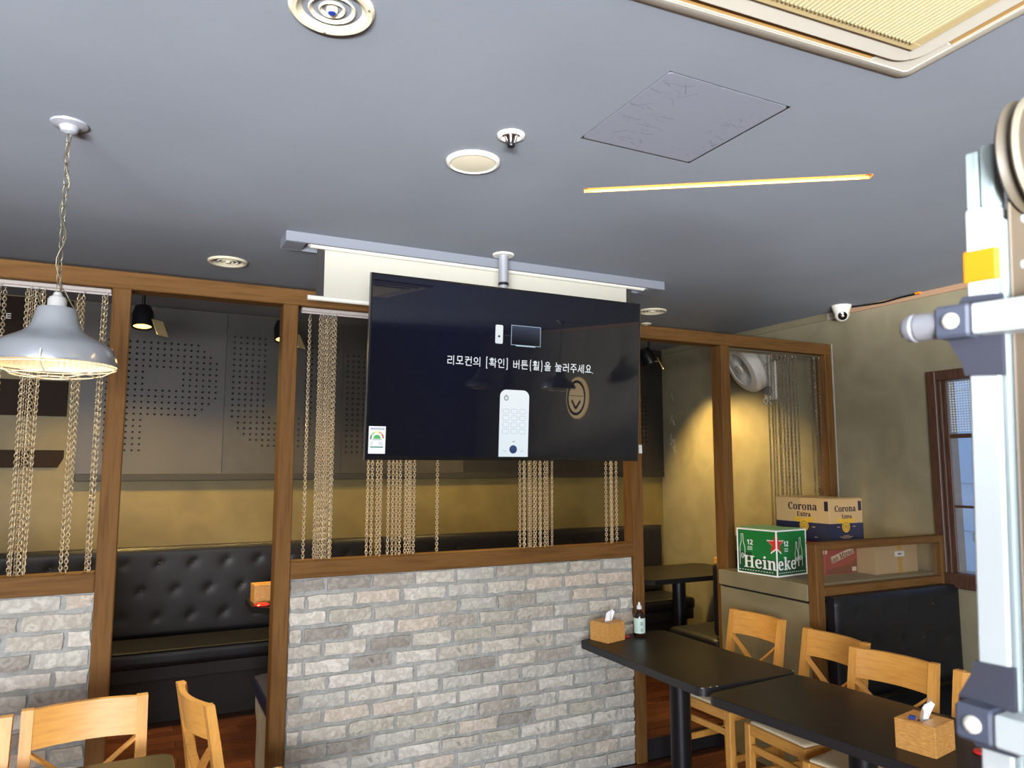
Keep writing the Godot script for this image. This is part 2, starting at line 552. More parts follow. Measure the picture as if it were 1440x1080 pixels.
# ------------------------------------------------------------------ room shell
func shell() -> void:
	var st: SurfaceTool
	# ceiling with a recessed diagonal light slot and a hatch recess
	var ceil_ := CSGBox3D.new()
	put(ceil_, "ceiling")
	ceil_.size = Vector3(9.4, 0.2, 9.3)
	ceil_.position = Vector3(-0.2, CEIL + 0.1, -1.05)
	ceil_.material = M.ceiling
	tag(ceil_, "matt blue-grey painted ceiling over the whole room", "ceiling", "", "structure")
	var a := Vector3(1.5045, CEIL, -2.3796)
	var b := Vector3(2.3901, CEIL, -1.7767)
	var cut := CSGBox3D.new()
	cut.name = "light_slot_cut"
	cut.operation = CSGShape3D.OPERATION_SUBTRACTION
	cut.size = Vector3(a.distance_to(b), 0.10, 0.05)
	ceil_.add_child(cut)
	cut.position = (a + b) / 2.0 - ceil_.position
	cut.rotation.y = -atan2(b.z - a.z, b.x - a.x)
	cut.material = mat("slot_paint", c8(216, 170, 104), 0.6)
	var hc := CSGBox3D.new()
	hc.name = "hatch_cut"
	hc.operation = CSGShape3D.OPERATION_SUBTRACTION
	hc.size = Vector3(0.456, 0.04, 0.466)
	ceil_.add_child(hc)
	hc.position = Vector3(1.472, CEIL, -1.754) - ceil_.position
	hc.material = M.dark_slot

	# main floor and raised platform behind the partition
	var fl := thing("floor", Vector3.ZERO, 0, "reddish-brown timber plank floor of the main dining room", "floor", "", "structure")
	st = mb(); boxm(st, Vector3(-4.9, -0.15, -3.61), Vector3(4.5, -0.012, 3.6), 0)
	ob("subfloor", st, M.floor_base, fl)
	planks(fl, 1.9, 4.28, -3.60, -1.6, -0.012, 0.0)
	planks(fl, -1.6, 1.0, -3.60, -2.0, -0.012, 0.0)
	st = mb(); boxm(st, Vector3(-4.9, -0.012, -2.0), Vector3(4.5, 0.0, 3.6), 0); boxm(st, Vector3(1.0, -0.012, -3.60), Vector3(1.9, 0.0, -2.0), 0); boxm(st, Vector3(-4.9, -0.012, -3.60), Vector3(-1.6, 0.0, -2.0), 0)
	ob("plain_boards", st, M.plank0, fl)
	var pl := thing("floor_platform", Vector3.ZERO, 0, "raised timber plank floor behind the partition, one dark step up", "floor", "", "structure")
	st = mb(); boxm(st, Vector3(-4.9, -0.15, -5.7), Vector3(4.5, 0.118, -3.70), 0)
	ob("platform_base", st, M.floor_base, pl)
	st = mb(); boxm(st, Vector3(-0.07, 0.0, -3.70), Vector3(0.574, 0.118, -3.615), 0.002); boxm(st, Vector3(2.658, 0.0, -3.70), Vector3(3.289, 0.118, -3.615), 0.002)
	ob("riser", st, M.black_edge, pl)
	planks(pl, -0.3, 0.9, -5.13, -3.70, 0.118, 0.13)
	planks(pl, 2.6, 4.28, -5.13, -3.70, 0.118, 0.13)
	planks(pl, -0.07, 0.574, -3.70, -3.605, 0.118, 0.13)
	planks(pl, 2.658, 3.289, -3.70, -3.605, 0.118, 0.13)
	st = mb(); boxm(st, Vector3(-4.9, 0.118, -5.5), Vector3(-0.3, 0.128, -3.70), 0); boxm(st, Vector3(0.9, 0.118, -5.5), Vector3(2.6, 0.128, -3.70), 0)
	ob("plain_boards", st, M.plank1, pl)

	# walls
	var wb := thing("wall_back", Vector3.ZERO, 0, "mustard sponge-painted back wall of the booth area", "wall", "", "structure")
	st = mb(); boxm(st, Vector3(-4.9, 0, BACK - 0.15), Vector3(4.5, CEIL + 0.05, BACK), 0)
	ob("plaster", st, M.gold, wb)
	var wr := thing("wall_right", Vector3.ZERO, 0, "olive sponge-painted right wall with a brown framed window", "wall", "", "structure")
	st = mb()
	boxm(st, Vector3(WALL, -0.1, -5.66), Vector3(WALL + 0.18, CEIL + 0.05, -2.86), 0)
	boxm(st, Vector3(WALL, -0.1, -2.40), Vector3(WALL + 0.18, CEIL + 0.05, 3.6), 0)
	boxm(st, Vector3(WALL, -0.1, -2.86), Vector3(WALL + 0.18, 1.02, -2.40), 0)
	boxm(st, Vector3(WALL, 2.21, -2.86), Vector3(WALL + 0.18, CEIL + 0.05, -2.40), 0)
	ob("plaster", st, M.olive, wr)
	var scr := RandomNumberGenerator.new()
	scr.seed = 9
	for q in [[2.10, -5.36], [2.06, -5.33], [1.93, -5.37], [1.90, -5.34], [1.885, -5.36], [1.87, -5.32], [1.82, -5.33], [2.30, -5.34]]:
		st = mb(); box(st, Vector3(WALL - 0.0006, q[0], q[1]), Vector3(0.0012, scr.randf_range(0.03, 0.08), scr.randf_range(0.008, 0.02)), 0, Basis(Vector3.RIGHT, scr.randf_range(-0.5, 0.5)))
		ob("tape_residue", st, M.bench_end, wr)
	st = mb(); boxm(st, Vector3(WALL - 0.004, 1.26, -3.588), Vector3(WALL, 2.519, -3.580), 0.001)
	ob("caulk_line", st, M.bench_end, wr)
	st = mb(); lathe(st, [Vector2(0, 0), Vector2(0.016, 0.004), Vector2(0.010, 0.03), Vector2(0.004, 0.055), Vector2(0, 0.06)], 7, Vector3(WALL - 0.03, 0.99, -2.86))
	ob("plaster_chip", st, M.paper_white, wr)
	var wl := thing("wall_left", Vector3.ZERO, 0, "plain brown side wall left of the picture", "wall", "", "structure")
	st = mb(); boxm(st, Vector3(-4.9, -0.1, -5.66), Vector3(-4.7, CEIL + 0.05, 3.6), 0)
	ob("plaster", st, M.plain_wall, wl)
	var wf := thing("wall_front", Vector3.ZERO, 0, "street wall behind the camera with a wide window opening", "wall", "", "structure")
	st = mb()
	boxm(st, Vector3(-4.9, -0.1, 3.42), Vector3(-4.2, CEIL + 0.05, 3.6), 0)
	boxm(st, Vector3(0.9, -0.1, 3.42), Vector3(4.5, CEIL + 0.05, 3.6), 0)
	boxm(st, Vector3(-4.2, -0.1, 3.42), Vector3(0.9, 0.7, 3.6), 0)
	boxm(st, Vector3(-4.2, 2.35, 3.42), Vector3(0.9, CEIL + 0.05, 3.6), 0)
	ob("plaster", st, M.plain_wall, wf)
	# trim along the top of the right wall
	st = mb(); boxm(st, Vector3(WALL - 0.012, CEIL - 0.05, -5.5), Vector3(WALL, CEIL, -3.60), 0.002)
	tag(ob("trim_1", st, M.olive_panel), "olive strip along the top of the right wall behind the camera dome", "trim", "", "structure")
	st = mb(); boxm(st, Vector3(WALL - 0.010, CEIL - 0.05, -3.60), Vector3(WALL, CEIL, -3.42), 0.002)
	tag(ob("trim_2", st, M.bench_end), "short pale strip at the wall top beside the camera dome", "trim", "", "structure")
	st = mb(); boxm(st, Vector3(WALL - 0.016, CEIL - 0.035, -3.42), Vector3(WALL, CEIL, 3.4), 0.002)
	tag(ob("trim_3", st, M.bare_wood), "bare pine strip along the top of the right wall", "trim", "", "structure")
	# pavement and neighbouring facade outside
	st = mb(); boxm(st, Vector3(-12, -0.3, 3.6), Vector3(14, 0.0, 12), 0); boxm(st, Vector3(4.5, -0.3, -12), Vector3(14, 0.0, 3.6), 0)
	tag(ob("pavement", st, M.pavement), "grey street paving outside the windows", "ground", "", "structure")

func planks(parent: Node3D, x0: float, x1: float, z0: float, z1: float, y0: float, y1: float) -> void:
	var cache := {}
	var z := z0
	var row := 0
	while z < z1 - 0.01:
		var zz := minf(z + 0.095, z1)
		var x := x0 - 0.35 * float(row % 3)
		var k := row
		while x < x1:
			var a := maxf(x, x0)
			var b := minf(x + 0.9, x1)
			if b - a > 0.03:
				var key := "%.3f_%.3f" % [b - a, zz - z]
				if not cache.has(key):
					var st := mb()
					box(st, Vector3.ZERO, Vector3(b - a - 0.002, y1 - y0, zz - z - 0.0016), 0.0012)
					cache[key] = fin(st)
				mi("plank", cache[key], M["plank%d" % ((k * 7 + row * 3) % 4)], parent, Vector3((a + b) / 2, (y0 + y1) / 2, (z + zz) / 2))
			x += 0.9
			k += 1
		z = zz
		row += 1

# ------------------------------------------------------------------ timber partition with brick panels
func partition() -> void:
	var P := thing("wall_partition", Vector3.ZERO, 0, "brown timber partition with white-washed brick panels and open bays", "partition", "", "structure")
	var zf := -3.59
	var zb := -3.69
	var st: SurfaceTool
	for x in [[-0.146, -0.071, -0.0], [0.575, 0.646, 0.0], [2.586, 2.657, 0.0], [3.29, 3.361, 0.0], [4.235, 4.298, 0.0], [-1.72, -1.65, 0.0]]:
		st = mb(); boxm(st, Vector3(x[0], 0.0, zb), Vector3(x[1], 2.442, zf), 0.004)
		ob("post", st, M.timber_up, P)
	st = mb(); boxm(st, Vector3(-4.7, 2.441, zb - 0.001), Vector3(4.298, 2.519, zf + 0.001), 0.004)
	ob("beam", st, M.timber_along, P)
	for x in [[-1.65, -0.146], [0.646, 2.586], [3.361, 4.235]]:
		st = mb(); boxm(st, Vector3(x[0], 1.147, zb + 0.001), Vector3(x[1], 1.227, zf - 0.001), 0.004)
		ob("rail", st, M.timber_along, P)
	# dark board closing the bay behind the cartons
	st = mb(); boxm(st, Vector3(3.361, 0.0, -3.68), Vector3(4.235, 1.147, -3.61), 0.002)
	ob("infill_board", st, M.dark_board, P)
	st = mb(); boxm(st, Vector3(-4.7, 0.0, -3.68), Vector3(-1.72, 2.441, -3.60), 0)
	ob("infill_board", st, M.plain_wall, P)
	bricks(P, 0.646, 2.586, 31)
	bricks(P, -1.65, -0.146, 57)
	# white sticker on the post right of the screen and a small hook plate low on it
	st = mb(); boxm(st, Vector3(2.632, 1.745, zf), Vector3(2.655, 1.795, zf + 0.002), 0.0005)
	tag(ob("wall_switch", st, M.paper_white), "small white switch plate on the post right of the television", "switch")
	st = mb(); boxm(st, Vector3(2.598, 0.822, zf), Vector3(2.612, 0.868, zf + 0.012), 0.002)
	tag(ob("metal_latch", st, M.dull_steel), "small metal latch on the post above the amber sauce bottle", "latch")

func brick_mesh(w: float, h: float, d: float, sd: int) -> ArrayMesh:
	var r := RandomNumberGenerator.new()
	r.seed = sd
	var st := mb()
	st.set_smooth_group(-1)
	var nx := 4 if w > 0.12 else 2
	var ny := 2
	var g := []
	for j in ny + 1:
		var row := []
		for i in nx + 1:
			var x := -w / 2 + w * i / nx
			var y := -h / 2 + h * j / ny
			var ed := i == 0 or i == nx or j == 0 or j == ny
			var z := r.randf_range(-0.0045, 0.0040)
			if ed:
				z -= 0.004 + r.randf_range(0.0, 0.006)
				x += r.randf_range(-0.007, 0.004) * (1.0 if i > 0 else -1.0) * (1.0 if i == 0 or i == nx else 0.3)
				y += r.randf_range(-0.005, 0.003) * (1.0 if j > 0 else -1.0)
			row.append(Vector3(x, y, z))
		g.append(row)
	st.set_smooth_group(1)
	for j in ny:
		for i in nx:
			quad(st, g[j][i], g[j][i + 1], g[j + 1][i + 1], g[j + 1][i], Vector3.BACK)
	st.set_smooth_group(-1)
	for i in nx:
		quad(st, g[0][i], g[0][i + 1], g[0][i + 1] - Vector3(0, 0.001, d), g[0][i] - Vector3(0, 0.001, d), Vector3.DOWN)
		quad(st, g[ny][i], g[ny][i + 1], g[ny][i + 1] + Vector3(0, 0.001, -d), g[ny][i] + Vector3(0, 0.001, -d), Vector3.UP)
	for j in ny:
		quad(st, g[j][0], g[j + 1][0], g[j + 1][0] + Vector3(-0.001, 0, -d), g[j][0] + Vector3(-0.001, 0, -d), Vector3.LEFT)
		quad(st, g[j][nx], g[j + 1][nx], g[j + 1][nx] + Vector3(0.001, 0, -d), g[j][nx] + Vector3(0.001, 0, -d), Vector3.RIGHT)
	return fin(st)

func bricks(P: Node3D, x0: float, x1: float, sd: int) -> void:
	var r := RandomNumberGenerator.new()
	r.seed = sd
	var st := mb()
	# mortar bed: a slightly uneven sheet behind the brick faces
	var nx := int((x1 - x0) / 0.03)
	var ny := 40
	var g := []
	for j in ny + 1:
		var row := []
		for i in nx + 1:
			row.append(Vector3(lerpf(x0, x1, float(i) / nx), lerpf(0.0, 1.147, float(j) / ny), -3.619 + r.randf_range(-0.003, 0.005)))
		g.append(row)
	st.set_smooth_group(1)
	for j in ny:
		for i in nx:
			quad(st, g[j][i], g[j][i + 1], g[j + 1][i + 1], g[j + 1][i], Vector3.BACK)
	st.set_smooth_group(-1)
	boxm(st, Vector3(x0, 0, -3.68), Vector3(x1, 1.147, -3.625), 0)
	var panel := ob("brick_panel", st, M.mortar, P)
	var rows := 15
	var variants := {}
	for k in rows:
		var y := 1.147 - 0.004 - 0.0755 * k - 0.031
		var x := x0 + 0.004
		var first := true
		while x < x1 - 0.03:
			var w := r.randf_range(0.196, 0.222)
			if first:
				w = [0.052, 0.15, 0.06, 0.175][(k + (sd % 3)) % 4] + r.randf_range(-0.008, 0.008)
				first = false
			if x1 - 0.004 - (x + w) < 0.07: w = x1 - 0.004 - x
			if w > 0.26: w = w * 0.55
			w = snappedf(w, 0.004)
			var h := 0.058
			var key := "%.3f_%d" % [w, r.randi() % 3]
			if not variants.has(key): variants[key] = brick_mesh(w, h, 0.03, hash(key) % 100000)
			var o := mi("brick", variants[key], M["brick%d" % [0, 0, 1, 1, 2, 2, 3, 4, 4, 5, 5, 6, 7][r.randi() % 13]], panel, Vector3(x + w / 2, y + r.randf_range(-0.002, 0.002), -3.601 + r.randf_range(-0.004, 0.004)))
			o.rotation.z = r.randf_range(-0.008, 0.008)
			x += w + r.randf_range(0.013, 0.020)

# ------------------------------------------------------------------ booth area behind the partition
func letter_mask(which: String, c: int, r: int) -> bool:
	match which:
		"P":
			if r > 18 or c > 16: return false
			if r > 12: return c < 6
			var lim: int = {0: 13, 1: 14, 2: 15, 10: 15, 11: 14, 12: 13}.get(r, 16)
			if c > lim: return false
			return not (r >= 5 and r <= 7 and c >= 6 and c <= 10)
		"U":
			if r > 19 or c > 17: return false
			var e: int = {15: 1, 16: 1, 17: 2, 18: 3, 19: 5}.get(r, 0)
			if c < e or c > 17 - e: return false
			if r == 14: return c <= 6 or c >= 11
			return r > 14 or c < 6 or c >= 12
		"B":
			if r > 18 or c > 16: return false
			var e: int = {0: 3, 1: 2, 2: 1, 8: 1, 9: 2, 10: 1, 16: 1, 17: 2, 18: 3}.get(r, 0)
			if c > 16 - e: return false
			return not (c >= 6 and c <= 10 and ((r >= 5 and r <= 6) or (r >= 12 and r <= 13)))
		"I":
			return r < 11 and c < 6
	return false

# perforated board: real octagonal holes on a grid, dark cavity behind
func perforated(parent: Node3D, x0: float, x1: float, y0: float, y1: float, z: float, gx: float, gy: float, which: String) -> void:
	var px := 0.0415
	var py := 0.0401
	var st := mb()
	var R := 0.0078
	var c0 := int(ceil((x0 - (gx - px / 2)) / px))
	var c1 := int(floor((x1 - (gx - px / 2)) / px))
	var r0 := int(ceil(((gy + py / 2) - y1) / py))
	var r1 := int(floor(((gy + py / 2) - y0) / py))
	var xa := gx - px / 2 + c0 * px
	var xb := gx - px / 2 + c1 * px
	var ya := gy + py / 2 - r0 * py
	var yb := gy + py / 2 - r1 * py
	var N := Vector3.BACK
	# margins round the grid
	for m in [[x0, xa, y0, y1], [xb, x1, y0, y1], [xa, xb, ya, y1], [xa, xb, y0, yb]]:
		if m[1] - m[0] > 0.0005 and m[3] - m[2] > 0.0005:
			quad(st, Vector3(m[0], m[2], z), Vector3(m[1], m[2], z), Vector3(m[1], m[3], z), Vector3(m[0], m[3], z), N)
	for r in range(r0, r1):
		var run := -9999
		var yt := gy + py / 2 - r * py
		for c in range(c0, c1 + 1):
			var hole := c < c1 and c >= 0 and r >= 0 and letter_mask(which, c, r)
			if hole or c == c1:
				if run > -9999:
					var xs := gx - px / 2 + run * px
					var xe := gx - px / 2 + c * px
					quad(st, Vector3(xs, yt - py, z), Vector3(xe, yt - py, z), Vector3(xe, yt, z), Vector3(xs, yt, z), N)
					run = -9999
				if hole:
					var ce := Vector3(gx + c * px, gy - r * py, z)
					var sq := [Vector3(px / 2, 0, 0), Vector3(px / 2, py / 2, 0), Vector3(0, py / 2, 0), Vector3(-px / 2, py / 2, 0), Vector3(-px / 2, 0, 0), Vector3(-px / 2, -py / 2, 0), Vector3(0, -py / 2, 0), Vector3(px / 2, -py / 2, 0)]
					for k in 8:
						var l := (k + 1) % 8
						var ra := Vector3(cos(k * PI / 4), sin(k * PI / 4), 0) * R
						var rb := Vector3(cos(l * PI / 4), sin(l * PI / 4), 0) * R
						quad(st, ce + ra, ce + rb, ce + sq[l], ce + sq[k], N)
						quad(st, ce + ra, ce + rb, ce + rb - N * 0.018, ce + ra - N * 0.018, -(ra + rb))
			elif run == -9999:
				run = c
	# edges of the board
	boxm(st, Vector3(x0, y0, z - 0.018), Vector3(x0 + 0.002, y1, z - 0.0005), 0)
	boxm(st, Vector3(x1 - 0.002, y0, z - 0.018), Vector3(x1, y1, z - 0.0005), 0)
	boxm(st, Vector3(x0, y0, z - 0.018), Vector3(x1, y0 + 0.002, z - 0.0005), 0)
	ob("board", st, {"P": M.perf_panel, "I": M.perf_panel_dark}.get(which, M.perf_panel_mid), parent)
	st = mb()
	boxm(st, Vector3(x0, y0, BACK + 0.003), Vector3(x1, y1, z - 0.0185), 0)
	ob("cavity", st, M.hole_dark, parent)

func back_room() -> void:
	var st: SurfaceTool
	var z := -5.47
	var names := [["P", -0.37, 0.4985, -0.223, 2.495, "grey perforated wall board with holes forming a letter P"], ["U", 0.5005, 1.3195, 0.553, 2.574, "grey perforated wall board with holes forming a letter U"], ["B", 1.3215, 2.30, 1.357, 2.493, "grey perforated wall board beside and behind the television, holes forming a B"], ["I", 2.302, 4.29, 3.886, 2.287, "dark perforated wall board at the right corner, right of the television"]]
	for n in names:
		var t := thing("perforated_panel", Vector3.ZERO, 0, n[5], "wall panel", "perforated boards along the back wall")
		perforated(t, n[1], n[2], 1.62, 2.735, z, n[3], n[4], n[0])
	st = mb(); boxm(st, Vector3(-0.372, 1.572, BACK), Vector3(4.29, 1.619, z + 0.006), 0.003)
	tag(ob("panel_ledge", st, M.panel_ledge), "dark ledge strip under the perforated boards on the back wall", "ledge")
	# dark sign boards at the far left of the back wall
	var sg := thing("sign_board", Vector3(0, 0, BACK), 0, "dark brown board high on the back wall behind the pendant lamp, white letter E", "sign")
	st = mb(); boxm(st, Vector3(-2.2, 2.30, 0), Vector3(-0.44, 2.735, 0.02), 0.002)
	ob("board", st, M.dark_board, sg)
	st = mb()
	for q in [[-0.795, 2.606, 0.006, 0.036], [-0.785, 2.62, 0.026, 0.006], [-0.785, 2.606, 0.026, 0.006], [-0.785, 2.592, 0.026, 0.006]]:
		box(st, Vector3(q[0], q[1], 0.022), Vector3(q[2], q[3], 0.004), 0.0005)
	ob("letter", st, M.paper_white, sg)
	var k := 0
	for q in [[1.985, 2.21, "wide dark stripe board on the mustard wall, upper of two"], [1.66, 1.77, "narrow dark stripe board with slanted end, lower of two"]]:
		st = mb()
		var cut := 0.03 if k == 1 else 0.0
		prism(st, PackedVector2Array([Vector2(-2.2, q[0]), Vector2(-0.44 - cut, q[0]), Vector2(-0.44, q[0] + cut * 2.0), Vector2(-0.44, q[1]), Vector2(-2.2, q[1])]), BACK, BACK + 0.015)
		tag(ob("stripe_board", st, M.dark_board), q[2], "wall board", "dark stripe boards on the back wall")
		k += 1
	# long tufted benches on the back wall
	bench_back("booth_bench", -2.4, 1.549, -0.062, "long black button-tufted booth bench along the back wall, left of the television")
	bench_back("booth_bench", 1.646, 4.222, 1.83, "black button-tufted booth bench along the back wall, right part behind the brick panel")
	# benches backing onto the partition
	var nb := thing("navy_bench", Vector3.ZERO, 0, "navy seat bench with pale end panel behind the middle post", "bench")
	st = mb(); cushion(st, Vector3(1.58, 0.53, -3.965), Vector3(1.99, 0.10, 0.53), 0.025, 0.006)
	ob("seat", st, M.navy_leather, nb)
	st = mb(); prism(st, PackedVector2Array([Vector2(-4.22, 0.48), Vector2(-4.20, 0.40), Vector2(-4.14, 0.36), Vector2(-4.14, 0.13), Vector2(-3.70, 0.13), Vector2(-3.70, 0.48)]), 0.0, 0.03, Transform3D(Basis(Vector3.BACK, Vector3.UP, Vector3.RIGHT), Vector3(0.60, 0, 0)))
	ob("end_panel", st, M.bench_end, nb)
	st = mb(); boxm(st, Vector3(0.631, 0.13, -4.13), Vector3(2.56, 0.479, -3.70), 0.003)
	ob("base", st, M.bench_base, nb)
	var rb := thing("corner_bench", Vector3.ZERO, 0, "black seat bench behind the carton ledge, seen through the right doorway", "bench")
	st = mb(); cushion(st, Vector3(3.78, 0.53, -3.945), Vector3(0.98, 0.10, 0.48), 0.025, 0.006)
	ob("seat", st, M.black_leather, rb)
	st = mb(); boxm(st, Vector3(3.33, 0.13, -4.10), Vector3(4.27, 0.479, -3.72), 0.003)
	ob("base", st, M.bench_base, rb)
	st = mb(); cushion(st, Vector3(3.80, 0.82, -3.745), Vector3(0.94, 0.46, 0.09), 0.03, 0.0)
	ob("backrest", st, M.black_leather, rb)
	# small table in the left doorway
	booth_table(Vector3(1.10, 0.13, -4.70), 0.98, 0.50, 0.10, M.black_metal, 0.028, "small dark booth table with clipped corners behind the middle post", 0.80)
	tissue_box(Vector3(0.705, 0.87, -4.70), 0.15, 0.115, 0.105, 3, false, "bamboo tissue box on the booth table beside the middle post")
	var lid := mb(); lathe(lid, [Vector2(0, 0), Vector2(0.04, 0), Vector2(0.045, 0.006), Vector2(0.035, 0.015), Vector2(0, 0.017)], 16)
	tag(ob("red_opener", lid, M.red), "small red bottle opener lying before the far left tissue box", "bottle opener")
	get_node("red_opener").position = Vector3(0.665, 0.87, -4.555)
	booth_table(Vector3(3.72, 0.13, -4.62), 0.98, 0.62, 0.05, M.black_metal, 0.05, "black booth table with thick column seen through the right doorway", 3.70)
	tissue_box(Vector3(4.06, 0.87, -4.45), 0.13, 0.12, 0.10, 5, false, "tissue box at the right doorway post on the booth table")
	var nap := mb()
	prism(nap, PackedVector2Array([Vector2(-0.11, -0.03), Vector2(0.02, -0.05), Vector2(0.10, 0.0), Vector2(0.06, 0.05), Vector2(-0.08, 0.03)]), 0, 0.006, Transform3D(Basis(Vector3.RIGHT, Vector3.FORWARD, Vector3.UP), Vector3(3.36, 0.58, -4.99)))
	tag(ob("folded_cloth", nap, M.cream_pad), "folded tan cloth on the far right bench seat", "cloth")
	# track spotlights over the booths
	for s in [[-0.03, -4.85, "spotlight head beside the left post, its lamp glowing", 3.4, -0.03], [0.80, -4.95, "dark spotlight head behind the middle post", 1.6, 0.85], [3.64, -4.80, "spotlight head at the right edge of the television, warm flap lit", 4.2, 4.3]]:
		spotlight(Vector3(s[0], CEIL, s[1]), s[2], s[3], s[4])
	omni_fill_lamp(Vector3(2.2, CEIL, -4.75))

func spotlight(at: Vector3, label: String, e: float, tx: float) -> void:
	var t := thing("track_spotlight", at, 0, label, "spotlight", "track spotlights over the booths")
	var st := mb(); lathe(st, [Vector2(0, -0.03), Vector2(0.045, -0.03), Vector2(0.05, -0.02), Vector2(0.05, 0.0), Vector2(0, 0)], 20)
	tube(st, [Vector3(0, -0.02, 0), Vector3(0, -0.12, 0)], 0.010, 8)
	ob("mount", st, M.black_metal, t)
	var head := Vector3(0, -0.20, -0.02)
	var aim := (Vector3(tx, 0.9, -4.55) - (at + head)).normalized()
	if tx > 4.0: aim = (Vector3(WALL, 1.0, -4.5) - (at + head)).normalized()
	var B := frame_of(-aim)
	st = mb(); lathe(st, [Vector2(0.052, -0.055), Vector2(0.060, -0.055), Vector2(0.060, 0.03), Vector2(0.045, 0.075), Vector2(0, 0.08)], 20, head, B)
	lathe(st, [Vector2(0.052, 0.0), Vector2(0.052, -0.055)], 20, head, B)
	ob("head", st, M.black_metal, t)
	st = mb(); lathe(st, [Vector2(0.0, -0.045), Vector2(0.051, -0.045)], 20, head, B)
	ob("lamp_face", st, M.spot_face, t)
	st = mb(); box(st, head - B.y * 0.055 + Vector3(0.095, 0.0, 0.01), Vector3(0.004, 0.11, 0.09), 0.001, Basis(Vector3.UP, -0.75) * Basis(Vector3.BACK, 0.45)); bar(st, head - B.y * 0.03 + Vector3(0.055, 0, 0), head - B.y * 0.03 + Vector3(0.085, 0, 0.005), 0.01, 0.004)
	ob("flap", st, M.aged_cream, t)
	spot("spot_light", at + head + aim * 0.065, at + head + aim, Color(1.0, 0.84, 0.50), e, 50.0 if tx > 4.0 else 72.0, 0.7)

# a hidden-by-the-television twin of the track heads that lights the middle of the back wall
func omni_fill_lamp(at: Vector3) -> void:
	spotlight(at, "track spotlight over the booths, behind the television", 2.2, 2.2)

func bench_back(called: String, x0: float, x1: float, bx: float, label: String) -> void:
	var t := thing(called, Vector3.ZERO, 0, label, "bench", "tufted booth benches on the back wall")
	var y0 := 0.565
	var h := 1.143 - y0
	var bt := []
	var row := 0
	for y in [1.037, 0.868, 0.70]:
		var x := bx + (0.102 if row == 1 else (0.204 if row == 2 else 0.0))
		while x - 0.204 > x0 + 0.05: x -= 0.204
		while x < x1 - 0.05:
			bt.append(Vector2(x - x0, y - y0))
			x += 0.204
		row += 1
	var m := mi("backrest", tufted(x1 - x0, h, 0.085, bt), M.black_leather, t, Vector3(x0, y0, BACK + 0.005))
	var bst := mb(); lathe(bst, [Vector2(0.011, -0.004), Vector2(0.010, 0.003), Vector2(0.006, 0.007), Vector2(0, 0.008)], 10, Vector3.ZERO, Basis(Vector3.RIGHT, Vector3.BACK, Vector3.DOWN))
	var bm := fin(bst)
	for b in bt:
		mi("button", bm, M.black_leather, m, Vector3(b.x, b.y, 0.085 - 0.014))
	var st := mb(); cushion(st, Vector3((x0 + x1) / 2, 0.53, -5.205), Vector3(x1 - x0, 0.10, 0.42), 0.03, 0.004, 12)
	var seat := ob("seat", st, M.black_leather, t)
	st = mb(); tube(st, [Vector3(x0 + 0.03, 0.577, -5.002), Vector3(x1 - 0.03, 0.577, -5.002)], 0.0035, 6)
	ob("piping", st, M.panel_ledge, seat)
	st = mb(); boxm(st, Vector3(x0, 0.40, -5.42), Vector3(x1, 0.479, -5.03), 0.003)
	boxm(st, Vector3(x0, 0.13, -5.42), Vector3(x1, 0.40, -5.115), 0.003)
	ob("base", st, M.bench_base, t)

func booth_table(at: Vector3, w: float, d: float, clip: float, legm: Material, lr: float, label: String, lx: float) -> void:
	var t := thing("booth_table", at, 0, label, "table")
	var p := PackedVector2Array()
	var hw := w / 2
	var hd := d / 2
	for q in [Vector2(hw, hd - clip), Vector2(hw - clip, hd), Vector2(-hw + clip, hd), Vector2(-hw, hd - clip), Vector2(-hw, -hd + clip), Vector2(-hw + clip, -hd), Vector2(hw - clip, -hd), Vector2(hw, -hd + clip)]: p.append(q)
	var tr := Transform3D(Basis(Vector3.RIGHT, Vector3.FORWARD, Vector3.UP), Vector3(0, 0.705, 0))
	var st := mb(); prism(st, p, 0, 0.035, tr)
	ob("tabletop", st, M.black_top, t)
	st = mb(); lathe(st, [Vector2(0, 0), Vector2(lr * 3.5, 0), Vector2(lr * 3.5, 0.012), Vector2(lr, 0.03), Vector2(lr, 0.705), Vector2(0, 0.705)], 16, Vector3(lx - at.x, 0, 0.05))
	ob("leg", st, legm, t)
	if lr < 0.03:
		st = mb(); lathe(st, [Vector2(0, 0), Vector2(lr * 3.5, 0), Vector2(lr * 3.5, 0.012), Vector2(lr, 0.03), Vector2(lr, 0.705), Vector2(0, 0.705)], 16, Vector3(0.4, 0, 0.05))
		ob("leg", st, legm, t)

